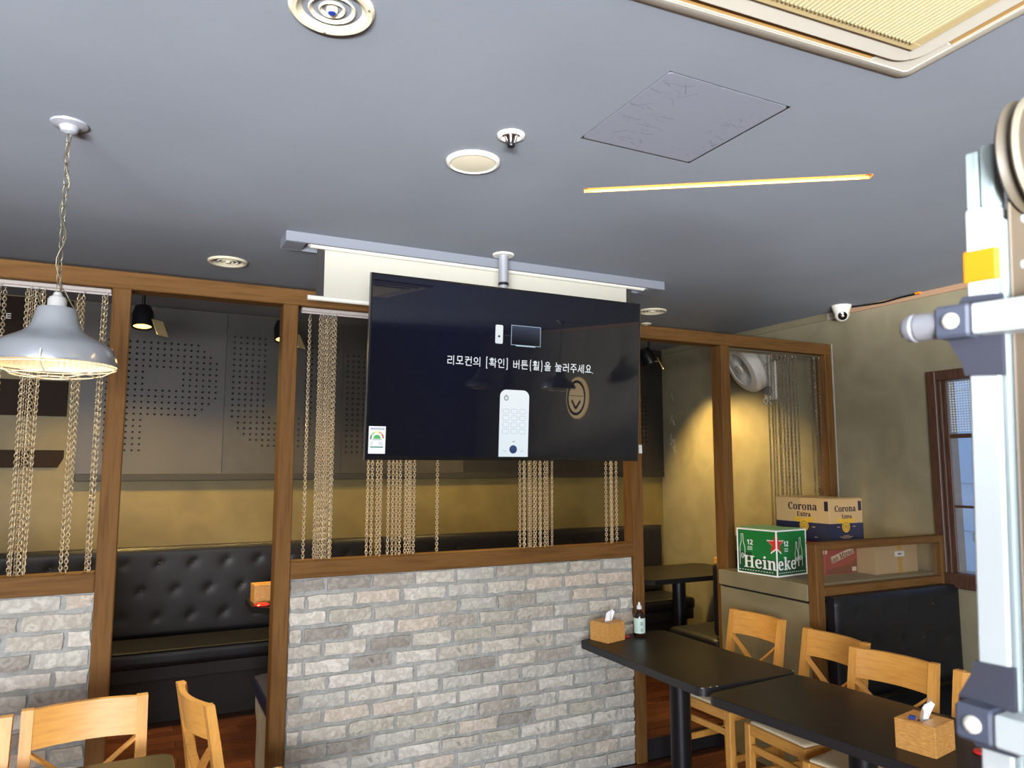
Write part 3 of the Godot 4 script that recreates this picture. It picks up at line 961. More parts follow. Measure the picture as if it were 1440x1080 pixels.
func tissue_box(at: Vector3, w: float, d: float, h: float, turn: float, with_sheet: bool, label: String) -> Node3D:
	var t := thing("tissue_box", at, turn, label, "tissue box", "wooden tissue boxes")
	var st := mb()
	var hw := w / 2
	var hd := d / 2
	boxm(st, Vector3(-hw, 0, -hd), Vector3(hw, h - 0.008, -hd + 0.008), 0.001)
	boxm(st, Vector3(-hw, 0, hd - 0.008), Vector3(hw, h - 0.008, hd), 0.001)
	boxm(st, Vector3(-hw, 0, -hd + 0.008), Vector3(-hw + 0.008, h - 0.008, hd - 0.008), 0.0)
	boxm(st, Vector3(hw - 0.008, 0, -hd + 0.008), Vector3(hw, h - 0.008, hd - 0.008), 0.0)
	boxm(st, Vector3(-hw + 0.008, 0, -hd + 0.008), Vector3(hw - 0.008, 0.008, hd - 0.008), 0.0)
	ob("body", st, M.bamboo, t)
	st = mb()
	var sx := hw * 0.62
	var sz := 0.014
	boxm(st, Vector3(-hw, h - 0.008, -hd), Vector3(hw, h, -sz), 0.001)
	boxm(st, Vector3(-hw, h - 0.008, sz), Vector3(hw, h, hd), 0.001)
	boxm(st, Vector3(-hw, h - 0.008, -sz), Vector3(-sx, h, sz), 0.0)
	boxm(st, Vector3(sx, h - 0.008, -sz), Vector3(hw, h, sz), 0.0)
	ob("lid", st, M.bamboo, t)
	if with_sheet:
		st = mb()
		st.set_smooth_group(1)
		var g := []
		for j in 7:
			var row := []
			for i in 9:
				var u := float(i) / 8 - 0.5
				var v := float(j) / 6
				var wdt := lerpf(0.080, 0.066 + 0.02 * sin(u * 9.0), v)
				row.append(Vector3(u * wdt + 0.012 * v, h - 0.02 + v * (0.088 - 0.06 * absf(u - 0.1)), 0.010 * sin(u * 11.0 + v * 2.0) + 0.012 * v * v))
			g.append(row)
		for s in [0.0, 0.0012]:
			for j in 6:
				for i in 8:
					var o := Vector3(0, 0, s)
					quad(st, g[j][i] + o, g[j][i + 1] + o, g[j + 1][i + 1] + o, g[j + 1][i] + o, Vector3.BACK if s > 0 else Vector3.FORWARD)
		ob("tissue_sheet", st, M.tissue, t)
	return t

# ------------------------------------------------------------------ hanging chains
func chain_mesh(length: float, wire: float, hl: float, hw: float, pitch: float, twist: float, off := 0.0) -> ArrayMesh:
	var proto := mb()
	var pts := []
	for k in 10:
		var a := TAU * k / 10
		pts.append(Vector3(cos(a) * hw, sin(a) * hl, 0))
	tube(proto, pts, wire, 4, true)
	var link := fin(proto)
	var st := SurfaceTool.new()
	st.begin(Mesh.PRIMITIVE_TRIANGLES)
	var n := int(length / pitch)
	for i in n:
		var b := Basis(Vector3.UP, (twist if i % 2 == 0 else -twist) + off)
		st.append_from(link, 0, Transform3D(b, Vector3(0, -hl - i * pitch, 0)))
	return st.commit()

func chains() -> void:
	var mats := [M.steel, M.dull_steel]
	var protos := []
	for i in 4:
		protos.append(chain_mesh(1.185 + 0.012 * (i % 3), 0.0019, 0.0098, 0.0064, 0.0136, PI / 4, 0.35 * i))
	var hk := mb(); tube(hk, [Vector3(0, 0.012, 0), Vector3(0.004, 0.006, 0), Vector3(0.003, -0.003, 0), Vector3(-0.004, -0.004, 0)], 0.0016, 5)
	boxm(hk, Vector3(-0.004, 0.008, -0.004), Vector3(0.004, 0.022, 0.004), 0.001)
	var hook := fin(hk)
	# white curtain tracks under the beam
	for q in [[-1.60, -0.150, "white curtain track under the beam, left bay behind the pendant lamp"], [0.668, 2.56, "white curtain track under the beam, bay behind the television"], [3.375, 4.215, "curtain track under the beam, right bay by the wall fan"]]:
		var st := mb(); boxm(st, Vector3(q[0], 2.423, -3.655), Vector3(q[1], 2.441, -3.625), 0.003)
		boxm(st, Vector3(q[0], 2.415, -3.642), Vector3(q[1], 2.423, -3.638), 0.0)
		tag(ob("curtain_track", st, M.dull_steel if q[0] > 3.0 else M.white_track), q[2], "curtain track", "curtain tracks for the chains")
	var sets := [
		[[-0.575, -0.556, -0.540], "at the left picture edge behind the pendant lamp", "chains in the left bay", M.steel, 0.0],
		[[-0.462, -0.449, -0.437, -0.424, -0.411, -0.399], "of the bunch straight behind the pendant lamp", "chains in the left bay", M.steel, 0.0],
		[[-0.273, -0.255], "of the pair right below the pendant lamp", "chains in the left bay", M.steel, 0.0],
		[[-0.180, -0.167], "of the pair beside the left post", "chains in the left bay", M.steel, 0.0],
		[[0.712], "alone beside the middle post", "chains in the middle bay", M.steel, 0.0],
		[[0.763, 0.773, 0.784, 0.794, 0.804, 0.815, 0.826, 0.835], "of the dense bunch left of the television", "chains in the middle bay", M.steel, 0.0],
		[[1.023, 1.039], "of the first pair under the television", "chains in the middle bay", M.steel, 0.0],
		[[1.067, 1.083], "of the second pair under the television", "chains in the middle bay", M.steel, 0.0],
		[[1.129, 1.144], "of the third pair under the television", "chains in the middle bay", M.steel, 0.0],
		[[1.169, 1.184], "of the fourth pair under the television", "chains in the middle bay", M.steel, 0.0],
		[[1.216, 1.229, 1.242, 1.260], "of the group of four under the television", "chains in the middle bay", M.steel, 0.0],
		[[1.389], "alone under the middle of the television", "chains in the middle bay", M.steel, 0.0],
		[[1.871, 1.888, 1.905, 1.922, 1.938, 1.954], "of the wide bunch under the remote picture", "chains in the middle bay", M.steel, 0.0],
		[[1.974, 1.987, 2.001, 2.021], "of the bunch right of the remote picture", "chains in the middle bay", M.steel, 0.0],
		[[2.046, 2.069], "of the pair under the television's right half", "chains in the middle bay", M.steel, 0.0],
		[[2.44, 2.46, 2.48], "of the trio by the brick panel's right post", "chains in the middle bay", M.steel, 0.0],
		[[2.512], "alone nearest the right post of the brick panel", "chains in the middle bay", M.steel, 0.0],
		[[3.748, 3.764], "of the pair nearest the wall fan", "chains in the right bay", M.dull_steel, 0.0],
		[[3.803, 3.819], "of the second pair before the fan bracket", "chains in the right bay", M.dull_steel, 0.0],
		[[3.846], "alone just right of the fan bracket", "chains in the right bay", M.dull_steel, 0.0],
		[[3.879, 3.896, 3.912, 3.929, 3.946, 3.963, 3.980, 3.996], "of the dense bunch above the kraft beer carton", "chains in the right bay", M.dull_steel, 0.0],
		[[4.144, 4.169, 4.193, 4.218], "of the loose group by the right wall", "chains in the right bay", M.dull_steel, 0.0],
	]
	var ord := ["first", "second", "third", "fourth", "fifth", "sixth", "seventh", "eighth"]
	var k := 0
	for s in sets:
		var i := 0
		for x in s[0]:
			var lab: String = "steel chain strand hanging %s" % s[1]
			if s[0].size() > 1: lab = "steel chain strand, %s from left %s" % [ord[i], s[1]]
			var o := mi("chain_strand", protos[(k * 3 + i) % 4], s[3], self, Vector3(x, 2.412 + rng.randf_range(-0.004, 0.004), -3.64 + (0.008 if i % 2 else -0.008)))
			o.rotation = Vector3(rng.randf_range(-0.004, 0.004), rng.randf_range(-0.5, 0.5), rng.randf_range(-0.004, 0.004))
			tag(o, lab, "chain", s[2])
			mi("hook", hook, M.white_track, o)
			i += 1
		k += 1

# ------------------------------------------------------------------ ceiling fittings
func diffuser(at: Vector3, R: float, label: String, dome: Material, turn := 0.0) -> void:
	var t := thing("ceiling_vent", at, turn, label, "air vent", "round ceiling vents")
	var s := R / 0.105
	var st := mb(); lathe(st, [Vector2(0.080 * s, 0.02), Vector2(0.080 * s, -0.004), Vector2(0.086 * s, -0.010), Vector2(0.098 * s, -0.011), Vector2(R, -0.004), Vector2(R, 0.0), Vector2(0.08 * s, 0.02)], 48)
	ob("flange", st, M.cream_plastic, t)
	st = mb()
	lathe(st, [Vector2(0.086 * s, -0.006), Vector2(0.060 * s, 0.016), Vector2(0.056 * s, 0.014), Vector2(0.083 * s, -0.008)], 40)
	lathe(st, [Vector2(0.058 * s, -0.004), Vector2(0.034 * s, 0.018), Vector2(0.031 * s, 0.016), Vector2(0.055 * s, -0.007), Vector2(0.058 * s, -0.004)], 40)
	lathe(st, [Vector2(0.033 * s, -0.004), Vector2(0.020 * s, 0.012), Vector2(0.017 * s, 0.010), Vector2(0.030 * s, -0.007), Vector2(0.033 * s, -0.004)], 32)
	for k in 4:
		var a := TAU * k / 4 + 0.6
		bar(st, Vector3(cos(a), 0, sin(a)) * 0.015 * s + Vector3(0, 0.012, 0), Vector3(cos(a), 0, sin(a)) * 0.08 * s + Vector3(0, 0.012, 0), 0.004, 0.006)
	ob("cone_ring", st, M.cream_plastic, t)
	st = mb(); lathe(st, [Vector2(0, -0.012), Vector2(0.011 * s, -0.012), Vector2(0.014 * s, -0.009), Vector2(0.014 * s, 0.015), Vector2(0, 0.016)], 20)
	ob("knob", st, M.cream_plastic, t)
	if dome:
		st = mb(); lathe(st, [Vector2(0, -0.0135), Vector2(0.0095 * s, -0.0135), Vector2(0.0095 * s, -0.011)], 20)
		ob("knob_cap", st, dome, t)
	st = mb(); lathe(st, [Vector2(0, 0.02), Vector2(0.08 * s, 0.02)], 32)
	ob("duct", st, M.dark_slot, t)
	st = mb()
	for k in 3:
		var a := TAU * k / 3 + 0.9
		lathe(st, [Vector2(0, -0.0125), Vector2(0.0025, -0.0125), Vector2(0.003, -0.010)], 8, Vector3(cos(a) * 0.094 * s, 0, sin(a) * 0.094 * s))
	ob("screw", st, M.dull_steel, t)

func ceiling_things() -> void:
	var st: SurfaceTool
	diffuser(Vector3(0.352, CEIL, -1.655), 0.100, "large cream round vent with blue centre at the top of the picture", M.blue, 20.0)
	diffuser(Vector3(0.360, CEIL, -4.075), 0.100, "round ceiling vent over the booths, above the beam left of the screen", null)
	diffuser(Vector3(3.140, CEIL, -4.095), 0.100, "round ceiling vent just right of the television's top corner", null)
	# small detector
	var t := thing("smoke_detector", Vector3(3.378, CEIL, -4.485), 0, "tiny white ceiling detector above the right doorway beam", "detector")
	st = mb(); lathe(st, [Vector2(0, -0.022), Vector2(0.012, -0.022), Vector2(0.018, -0.012), Vector2(0.036, -0.010), Vector2(0.040, -0.004), Vector2(0.040, 0), Vector2(0, 0)], 24)
	ob("body", st, M.cream_plastic, t)
	st = mb(); lathe(st, [Vector2(0, -0.030), Vector2(0.006, -0.030), Vector2(0.008, -0.021)], 12)
	ob("sensor", st, M.dark_slot, t)
	# flush round speaker
	t = thing("ceiling_speaker", Vector3(1.003, CEIL, -2.315), 0, "cream round flush speaker cover left of the small chrome sprinkler", "speaker")
	st = mb(); lathe(st, [Vector2(0.078, -0.008), Vector2(0.084, -0.013), Vector2(0.093, -0.010), Vector2(0.096, 0.0), Vector2(0.078, 0.0)], 48)
	ob("rim", st, M.white_plastic, t)
	st = mb(); lathe(st, [Vector2(0, -0.0115), Vector2(0.06, -0.011), Vector2(0.079, -0.009), Vector2(0.079, 0.0), Vector2(0, 0)], 48)
	ob("grille", st, M.cream_plastic, t)
	# sprinkler
	t = thing("sprinkler_head", Vector3(1.030, CEIL, -2.068), 0, "small white and chrome sprinkler head above the round speaker", "sprinkler")
	st = mb(); lathe(st, [Vector2(0.026, -0.002), Vector2(0.034, -0.010), Vector2(0.044, -0.007), Vector2(0.046, 0.0), Vector2(0.026, 0.0)], 32)
	ob("rosette", st, M.white_plastic, t)
	st = mb(); lathe(st, [Vector2(0.012, -0.026), Vector2(0.024, -0.006), Vector2(0.030, -0.004), Vector2(0.012, -0.004)], 24)
	for k in 6:
		var a := TAU * k / 6
		bar(st, Vector3(cos(a) * 0.024, -0.004, sin(a) * 0.024), Vector3(cos(a) * 0.013, -0.030, sin(a) * 0.013), 0.005, 0.002)
	ob("cup", st, M.chrome, t)
	st = mb(); lathe(st, [Vector2(0, -0.040), Vector2(0.012, -0.040), Vector2(0.014, -0.036), Vector2(0.013, -0.022), Vector2(0, -0.022)], 20)
	ob("plug", st, M.black_metal, t)
	# hatch
	t = thing("ceiling_hatch", Vector3(1.472, CEIL, -1.754), 0, "square grey ceiling access hatch with scuff marks", "hatch")
	st = mb(); prism(st, rrect(0.444, 0.454, 0.012), -0.015, -0.0005, Transform3D(Basis(Vector3.RIGHT, Vector3.FORWARD, Vector3.UP), Vector3(0, 0.016, 0)))
	grain(mat("hatch", c8(134, 138, 148), 0.7), scuffs(), Vector3.ONE * 2.0, true)
	ob("panel", st, M.hatch, t)
	# diagonal recessed light
	var a := Vector3(1.5045, CEIL, -2.3796)
	var b := Vector3(2.3901, CEIL, -1.7767)
	t = thing("led_strip_light", (a + b) / 2.0, rad_to_deg(-atan2(b.z - a.z, b.x - a.x)), "glowing warm strip light recessed diagonally in the ceiling", "strip light")
	var L := a.distance_to(b)
	st = mb(); boxm(st, Vector3(-L / 2 + 0.012, 0.012, -0.018), Vector3(L / 2 - 0.012, 0.028, 0.018), 0.004)
	ob("diffuser", st, M.led, t)
	st = mb(); boxm(st, Vector3(-L / 2 + 0.002, 0.0, -0.0245), Vector3(L / 2 - 0.002, 0.045, -0.0215), 0.0); boxm(st, Vector3(-L / 2 + 0.002, 0.0, 0.0215), Vector3(L / 2 - 0.002, 0.045, 0.0245), 0.0)
	ob("channel", st, mat("warm_channel", c8(224, 168, 96), 0.5), t)
	area("strip_light", (a + b) / 2.0 + Vector3(0, 0.008, 0), (a + b) / 2.0 - Vector3(0, 1, 0), Vector2(0.04, 0.04), Color(1.0, 0.85, 0.6), 0.5)
	get_node("strip_light").area_size = Vector2(1.0, 0.03)
	get_node("strip_light").basis = Basis(Vector3.UP, -atan2(b.z - a.z, b.x - a.x)) * Basis(Vector3.RIGHT, -PI / 2)
	# camera dome
	t = thing("security_camera", Vector3(4.178, CEIL, -3.389), 0, "white dome security camera where ceiling meets the right wall", "camera")
	st = mb(); lathe(st, [Vector2(0.045, -0.058), Vector2(0.062, -0.012), Vector2(0.064, 0.0), Vector2(0, 0)], 32)
	ob("base", st, M.white_plastic, t)
	var bm := SphereMesh.new()
	bm.radius = 0.046; bm.height = 0.092
	mi("ball", bm, M.white_plastic, t, Vector3(0, -0.062, 0))
	var face := (Vector3(0.6, 1.9, 0.0) - Vector3(4.178, CEIL - 0.062, -3.389)).normalized()
	face = (face + Vector3(0, -0.25, 0.1)).normalized()
	st = mb(); lathe(st, [Vector2(0.030, 0.034), Vector2(0.028, 0.044), Vector2(0.020, 0.046), Vector2(0, 0.048)], 24, Vector3(0, -0.062, 0), frame_of(face))
	ob("lens_ring", st, M.lens, t)
	st = mb(); lathe(st, [Vector2(0.012, 0.047), Vector2(0.009, 0.051), Vector2(0, 0.053)], 16, Vector3(0, -0.062, 0), frame_of(face))
	ob("lens", st, M.dull_steel, t)
	# yellow scrap of tape
	st = mb(); boxm(st, Vector3(4.262, CEIL - 0.012, -2.92), Vector3(4.284, CEIL, -2.885), 0.002)
	tag(ob("yellow_tag", st, M.yellow_label), "tiny yellow tag at the ceiling edge right of the dome camera", "tag")
	st = mb(); tube(st, [Vector3(4.24, CEIL - 0.008, -3.36), Vector3(4.276, CEIL - 0.010, -3.25), Vector3(4.274, CEIL - 0.016, -3.14), Vector3(4.279, CEIL - 0.008, -3.02), Vector3(4.277, CEIL - 0.008, -2.90)], 0.006, 6)
	tag(ob("black_cable", st, M.black_metal), "short black cable along the ceiling edge from dome camera to yellow tag", "cable")
	cassette()

func scuffs() -> ImageTexture:
	var im := Image.create(512, 512, false, Image.FORMAT_RGB8)
	im.fill(Color(0.97, 0.97, 0.97))
	var r := RandomNumberGenerator.new()
	r.seed = 5
	for k in 60:
		var p := Vector2(r.randf_range(60, 450), r.randf_range(60, 450))
		var a := r.randf_range(-0.6, 0.6)
		var c := r.randf_range(0.72, 0.9)
		for i in int(r.randf_range(10, 70)):
			a += r.randf_range(-0.12, 0.12)
			p += Vector2(cos(a), sin(a))
			im.fill_rect(Rect2i(int(p.x) % 510, int(p.y) % 510, 2 if k % 3 else 3, 2), Color(c, c, c))
	return ImageTexture.create_from_image(im)

func cassette() -> void:
	# four-way air conditioner; local x, z from its corner nearest the hatch
	var s := 1.0
	var t := thing("ceiling_air_conditioner", Vector3(1.853, CEIL, -1.266), 0, "square cream cassette air conditioner at the top right of the ceiling", "air conditioner")
	t.rotation_degrees.y = -2.9
	var c := Vector3(-s / 2, 0, s / 2)
	var st := mb()
	var loops := [[0.0, 0.0], [-0.001, -0.002], [-0.012, -0.0055], [-0.026, -0.0100], [-0.040, -0.0132], [-0.047, -0.014], [-0.047, -0.004]]
	st.set_smooth_group(1)
	for i in loops.size() - 1:
		var A := rrect(s + 2 * loops[i][0], s + 2 * loops[i][0], 0.030 + 0.35 * loops[i][0], 8)
		var B := rrect(s + 2 * loops[i + 1][0], s + 2 * loops[i + 1][0], 0.030 + 0.35 * loops[i + 1][0], 8)
		if i > 4: st.set_smooth_group(2)
		for k in A.size():
			var l := (k + 1) % A.size()
			var n := Vector3(A[k].x, -0.3 if i < 2 else -3.0, -A[k].y) if i < 5 else Vector3(-A[k].x, 0, A[k].y)
			quad(st, c + Vector3(A[k].x, loops[i][1], -A[k].y), c + Vector3(A[l].x, loops[i][1], -A[l].y), c + Vector3(B[l].x, loops[i + 1][1], -B[l].y), c + Vector3(B[k].x, loops[i + 1][1], -B[k].y), n)
	st.set_smooth_group(-1)
	ob("outer_frame", st, M.ac_white, t)
	var e := s / 2
	var cl := 0.185      # solid corner length
	for k in 4:
		var Bk := Basis(Vector3.UP, PI / 2 * k)
		st = mb()
		prism(st, PackedVector2Array([Vector2(e - cl, e - 0.0865), Vector2(e - 0.0865, e - 0.0865), Vector2(e - 0.0865, e - cl), Vector2(e - 0.0415, e - cl), Vector2(e - 0.0415, e - 0.0415), Vector2(e - cl, e - 0.0415)]), 0.002, 0.0125, Transform3D(Bk * Basis(Vector3.RIGHT, Vector3.BACK, Vector3.DOWN), c))
		ob("corner_cover", st, M.ac_white, t)
	var flatb := Transform3D(Basis(Vector3.RIGHT, Vector3.FORWARD, Vector3.UP), c + Vector3(0, -0.017, 0))
	st = mb()
	prism(st, rrect(s - 0.160, s - 0.160, 0.065, 10), 0.0, 0.015, flatb)
	prism(st, rrect(s - 0.164, s - 0.164, 0.063, 10), -0.001, 0.0, flatb)
	ob("lower_panel", st, M.ac_white, t)
	for k in 4:
		var Bk := Basis(Vector3.UP, PI / 2 * k)
		var hl := e - cl
		st = mb(); box(st, c + Bk * Vector3(0, -0.002, e - 0.0635), Vector3(2 * hl + 0.01, 0.003, 0.04), 0.0, Bk)
		ob("air_slot", st, M.dark_slot, t)
		st = mb(); box(st, c + Bk * Vector3(0, -0.009, e - 0.066), Vector3(2 * hl - 0.004, 0.003, 0.026), 0.001, Bk * Basis(Vector3.RIGHT, 0.25))
		ob("louvre", st, M.aged_tan, t)
		st = mb(); box(st, c + Bk * Vector3(0, -0.0125, e - 0.052), Vector3(2 * hl - 0.002, 0.0025, 0.008), 0.0008, Bk)
		ob("louvre_lip", st, M.ac_white, t)
	# intake grille
	st = mb()
	var ge := 0.362
	for k in 4:
		var Bk := Basis(Vector3.UP, PI / 2 * k)
		box(st, c + Bk * Vector3(0, -0.0195, ge - 0.013), Vector3(2 * ge if k % 2 == 0 else 2 * ge - 0.0522, 0.006, 0.026), 0.001, Bk)
	ob("grille_frame", st, M.aged_cream, t)
	st = mb(); boxm(st, c + Vector3(-ge + 0.02, -0.0195, -ge + 0.02), c + Vector3(ge - 0.02, -0.0185, ge - 0.02), 0.0)
	ob("filter", st, M.aged_tan, t)
	st = mb()
	var x := -ge + 0.030
	while x < ge - 0.028:
		box(st, c + Vector3(x, -0.0235, 0), Vector3(0.0058, 0.0078, 2 * ge - 0.054), 0.0)
		x += 0.0126
	var gr := ob("grille_slats", st, M.ac_slat, t)
	gr.set_meta("kind", "stuff")

# ------------------------------------------------------------------ pendant lamps
func pendants() -> void:
	var spots := [[Vector3(-0.253, 0, -2.62), 1.975, "grey enamel pendant lamp with wire guard hanging at the left edge"], [Vector3(3.80, 0, 0.25), 2.06, "grey pendant lamp seen mirrored over the round sign in the television"], [Vector3(3.90, 0, 2.5), 2.03, "grey pendant lamp seen mirrored left of the remote in the television"]]
	for s in spots:
		var rim: float = s[1]
		var t := thing("pendant_lamp", Vector3(s[0].x, rim, s[0].z), 25.0, s[2], "pendant lamp", "enamel pendant lamps")
		var outer := [Vector2(0.176, 0.0), Vector2(0.177, 0.005), Vector2(0.167, 0.040), Vector2(0.162, 0.052), Vector2(0.150, 0.063), Vector2(0.130, 0.075), Vector2(0.108, 0.086), Vector2(0.088, 0.097), Vector2(0.074, 0.110), Vector2(0.065, 0.128), Vector2(0.059, 0.150), Vector2(0.055, 0.170), Vector2(0.051, 0.176), Vector2(0.025, 0.178)]
		var st := mb(); lathe(st, outer, 56)
		ob("shade", st, M.enamel_grey, t)
		var inner := []
		for p in outer: inner.append(Vector2(maxf(p.x - 0.003, 0.0), p.y - 0.002 if p.y > 0.01 else p.y))
		inner.reverse()
		st = mb(); lathe(st, inner, 56)
		# ribbed inner reflector
		for k in 60:
			var a := TAU * k / 60
			bar(st, Vector3(cos(a) * 0.168, 0.012, sin(a) * 0.168), Vector3(cos(a) * 0.150, 0.052, sin(a) * 0.150), 0.004, 0.003, Vector3(-sin(a), 0, cos(a)), 0.0)
		ob("reflector", st, M.enamel_white, t)
		st = mb(); lathe(st, [Vector2(0, 0.176), Vector2(0.026, 0.176), Vector2(0.026, 0.200), Vector2(0.022, 0.210), Vector2(0.014, 0.215), Vector2(0.010, 0.226), Vector2(0, 0.226)], 28)
		ob("socket_cap", st, M.porcelain, t)
		var bulb := mb(); lathe(bulb, [Vector2(0, 0.030), Vector2(0.025, 0.034), Vector2(0.042, 0.052), Vector2(0.045, 0.072), Vector2(0.036, 0.098), Vector2(0.020, 0.120), Vector2(0.018, 0.165), Vector2(0, 0.165)], 24)
		ob("bulb", bulb, M.bulb, t)
		# wire guard
		st = mb()
		for q in [[0.172, -0.006], [0.112, -0.030], [0.045, -0.038]]:
			var ring := []
			for k in 40: ring.append(Vector3(cos(TAU * k / 40) * q[0], q[1], sin(TAU * k / 40) * q[0]))
			tube(st, ring, 0.0019, 5, true)
		for k in 6:
			var a := TAU * k / 6
			var d := Vector3(cos(a), 0, sin(a))
			tube(st, [d * 0.172 + Vector3(0, -0.006, 0), d * 0.145 + Vector3(0, -0.021, 0), d * 0.112 + Vector3(0, -0.030, 0), d * 0.045 + Vector3(0, -0.038, 0)], 0.0017, 5)
			if k % 2 == 0:
				tube(st, [d * 0.172 + Vector3(0, -0.006, 0), d * 0.180 + Vector3(0, 0.004, 0), d * 0.179 + Vector3(0, 0.022, 0), d * 0.172 + Vector3(0, 0.026, 0)], 0.0022, 5)
		ob("wire_guard", st, M.enamel_white, t)
		omni("lamp_light", t.position + Vector3(0, 0.065, 0), Color(1.0, 0.85, 0.58), 0.055, 0.04)
		# suspension chain of long links, lamp cord, ceiling canopy
		var L: float = CEIL - 0.03 - (rim + 0.222)
		var ch := mb()
		var n := int(L / 0.034)
		var pitch := L / n
		for i in n:
			var pts := []
			for k in 12:
				var a := TAU * k / 12
				var p := Vector3(cos(a) * 0.0075, sin(a) * (pitch * 0.5 + 0.003), 0)
				pts.append(Basis(Vector3.UP, (0.5 if i % 2 == 0 else 2.07)) * p + Vector3(0, 0.222 + pitch * (i + 0.5), 0))
			tube(ch, pts, 0.0016, 5, true)
		ob("suspension_chain", ch, M.dull_steel, t)
		var cp := []
		for i in 26:
			var f := float(i) / 25
			cp.append(Vector3(0.009 * sin(f * 21.0), 0.205 + f * (L + 0.02), 0.009 * cos(f * 17.0)))
		st = mb(); tube(st, cp, 0.0022, 5)
		tube(st, [Vector3(0.0, 0.25, 0.0), Vector3(0.02, 0.232, 0.0), Vector3(0.038, 0.20, 0.0), Vector3(0.052, 0.178, 0.0), Vector3(0.06, 0.172, 0)], 0.0022, 5)
		ob("cord", st, M.dull_steel, t)
		st = mb(); lathe(st, [Vector2(0, -0.034), Vector2(0.010, -0.034), Vector2(0.022, -0.028), Vector2(0.030, -0.012), Vector2(0.052, -0.006), Vector2(0.054, 0.0), Vector2(0, 0)], 32, Vector3(0, CEIL - rim, 0))
		ob("canopy", st, M.grey_metal, t)

# ------------------------------------------------------------------ projection screen
func projector_screen() -> void:
	var t := thing("projection_screen", Vector3.ZERO, 0, "pulled-down cream projection screen in a grey ceiling box behind the television", "projection screen")
	var st := mb()
	var y0 := 2.697
	boxm(st, Vector3(0.545, y0, -3.415), Vector3(2.702, CEIL, -3.400), 0.002)
	boxm(st, Vector3(0.545, y0, -3.560), Vector3(2.702, CEIL, -3.545), 0.002)
	boxm(st, Vector3(0.545, y0, -3.546), Vector3(0.640, CEIL, -3.414), 0.002)
	boxm(st, Vector3(2.607, y0, -3.546), Vector3(2.702, CEIL, -3.414), 0.002)
	boxm(st, Vector3(0.60, CEIL - 0.006, -3.546), Vector3(2.65, CEIL, -3.414), 0.0)
	ob("housing", st, M.housing_grey, t)
	st = mb(); tube(st, [Vector3(0.665, 2.712, -3.452), Vector3(2.585, 2.712, -3.452)], 0.022, 20)
	boxm(st, Vector3(0.655, 2.700, -3.47), Vector3(0.68, 2.735, -3.43), 0.002)
	boxm(st, Vector3(2.57, 2.700, -3.47), Vector3(2.595, 2.735, -3.43), 0.002)
	ob("roller_case", st, M.white_plastic, t)
	st = mb(); boxm(st, Vector3(0.737, 2.462, -3.4710), Vector3(2.476, 2.712, -3.4700), 0.0)
	ob("cloth", st, M.screen_cloth, t)
	st = mb(); boxm(st, Vector3(0.700, 2.462, -3.4712), Vector3(0.737, 2.712, -3.4698), 0.0); boxm(st, Vector3(2.476, 2.462, -3.4712), Vector3(2.513, 2.712, -3.4698), 0.0)
	ob("black_border", st, M.cloth_black, t)
	st = mb(); tube(st, [Vector3(0.662, 2.457, -3.4705), Vector3(2.552, 2.457, -3.4705)], 0.012, 16)
	ob("bottom_bar", st, M.white_plastic, t)

# ------------------------------------------------------------------ television
class Pen:
	var im: Image
	func seg(a: Vector2, b: Vector2, w: float, col: Color) -> void:
		var x0 := int(floor(minf(a.x, b.x) - w - 1))
		var x1 := int(ceil(maxf(a.x, b.x) + w + 1))
		var y0 := int(floor(minf(a.y, b.y) - w - 1))
		var y1 := int(ceil(maxf(a.y, b.y) + w + 1))
		var d := b - a
		var l2 := maxf(d.length_squared(), 1e-6)
		for y in range(maxi(y0, 0), mini(y1 + 1, im.get_height())):
			for x in range(maxi(x0, 0), mini(x1 + 1, im.get_width())):
				var p := Vector2(x + 0.5, y + 0.5)
				var f := clampf((p - a).dot(d) / l2, 0, 1)
				var k := clampf(w + 0.5 - p.distance_to(a + d * f), 0, 1)
				if k > 0.0: im.set_pixel(x, y, im.get_pixel(x, y).lerp(col, k))
	func arc(c: Vector2, rx: float, ry: float, w: float, col: Color, a0 := 0.0, a1 := TAU, n := 20) -> void:
		for i in n:
			var a := a0 + (a1 - a0) * i / n
			var b := a0 + (a1 - a0) * (i + 1) / n
			seg(c + Vector2(cos(a) * rx, sin(a) * ry), c + Vector2(cos(b) * rx, sin(b) * ry), w, col)
	func rbox(r: Rect2, rad: float, col: Color, col2: Color) -> void:
		for y in range(maxi(int(r.position.y), 0), mini(int(r.end.y) + 1, im.get_height())):
			for x in range(maxi(int(r.position.x), 0), mini(int(r.end.x) + 1, im.get_width())):
				var p := Vector2(x + 0.5, y + 0.5)
				var q := Vector2(clampf(p.x, r.position.x + rad, r.end.x - rad), clampf(p.y, r.position.y + rad, r.end.y - rad))
				var k := clampf(rad + 0.5 - p.distance_to(q), 0, 1)
				if k > 0.0: im.set_pixel(x, y, im.get_pixel(x, y).lerp(col.lerp(col2, (p.y - r.position.y) / r.size.y), k))

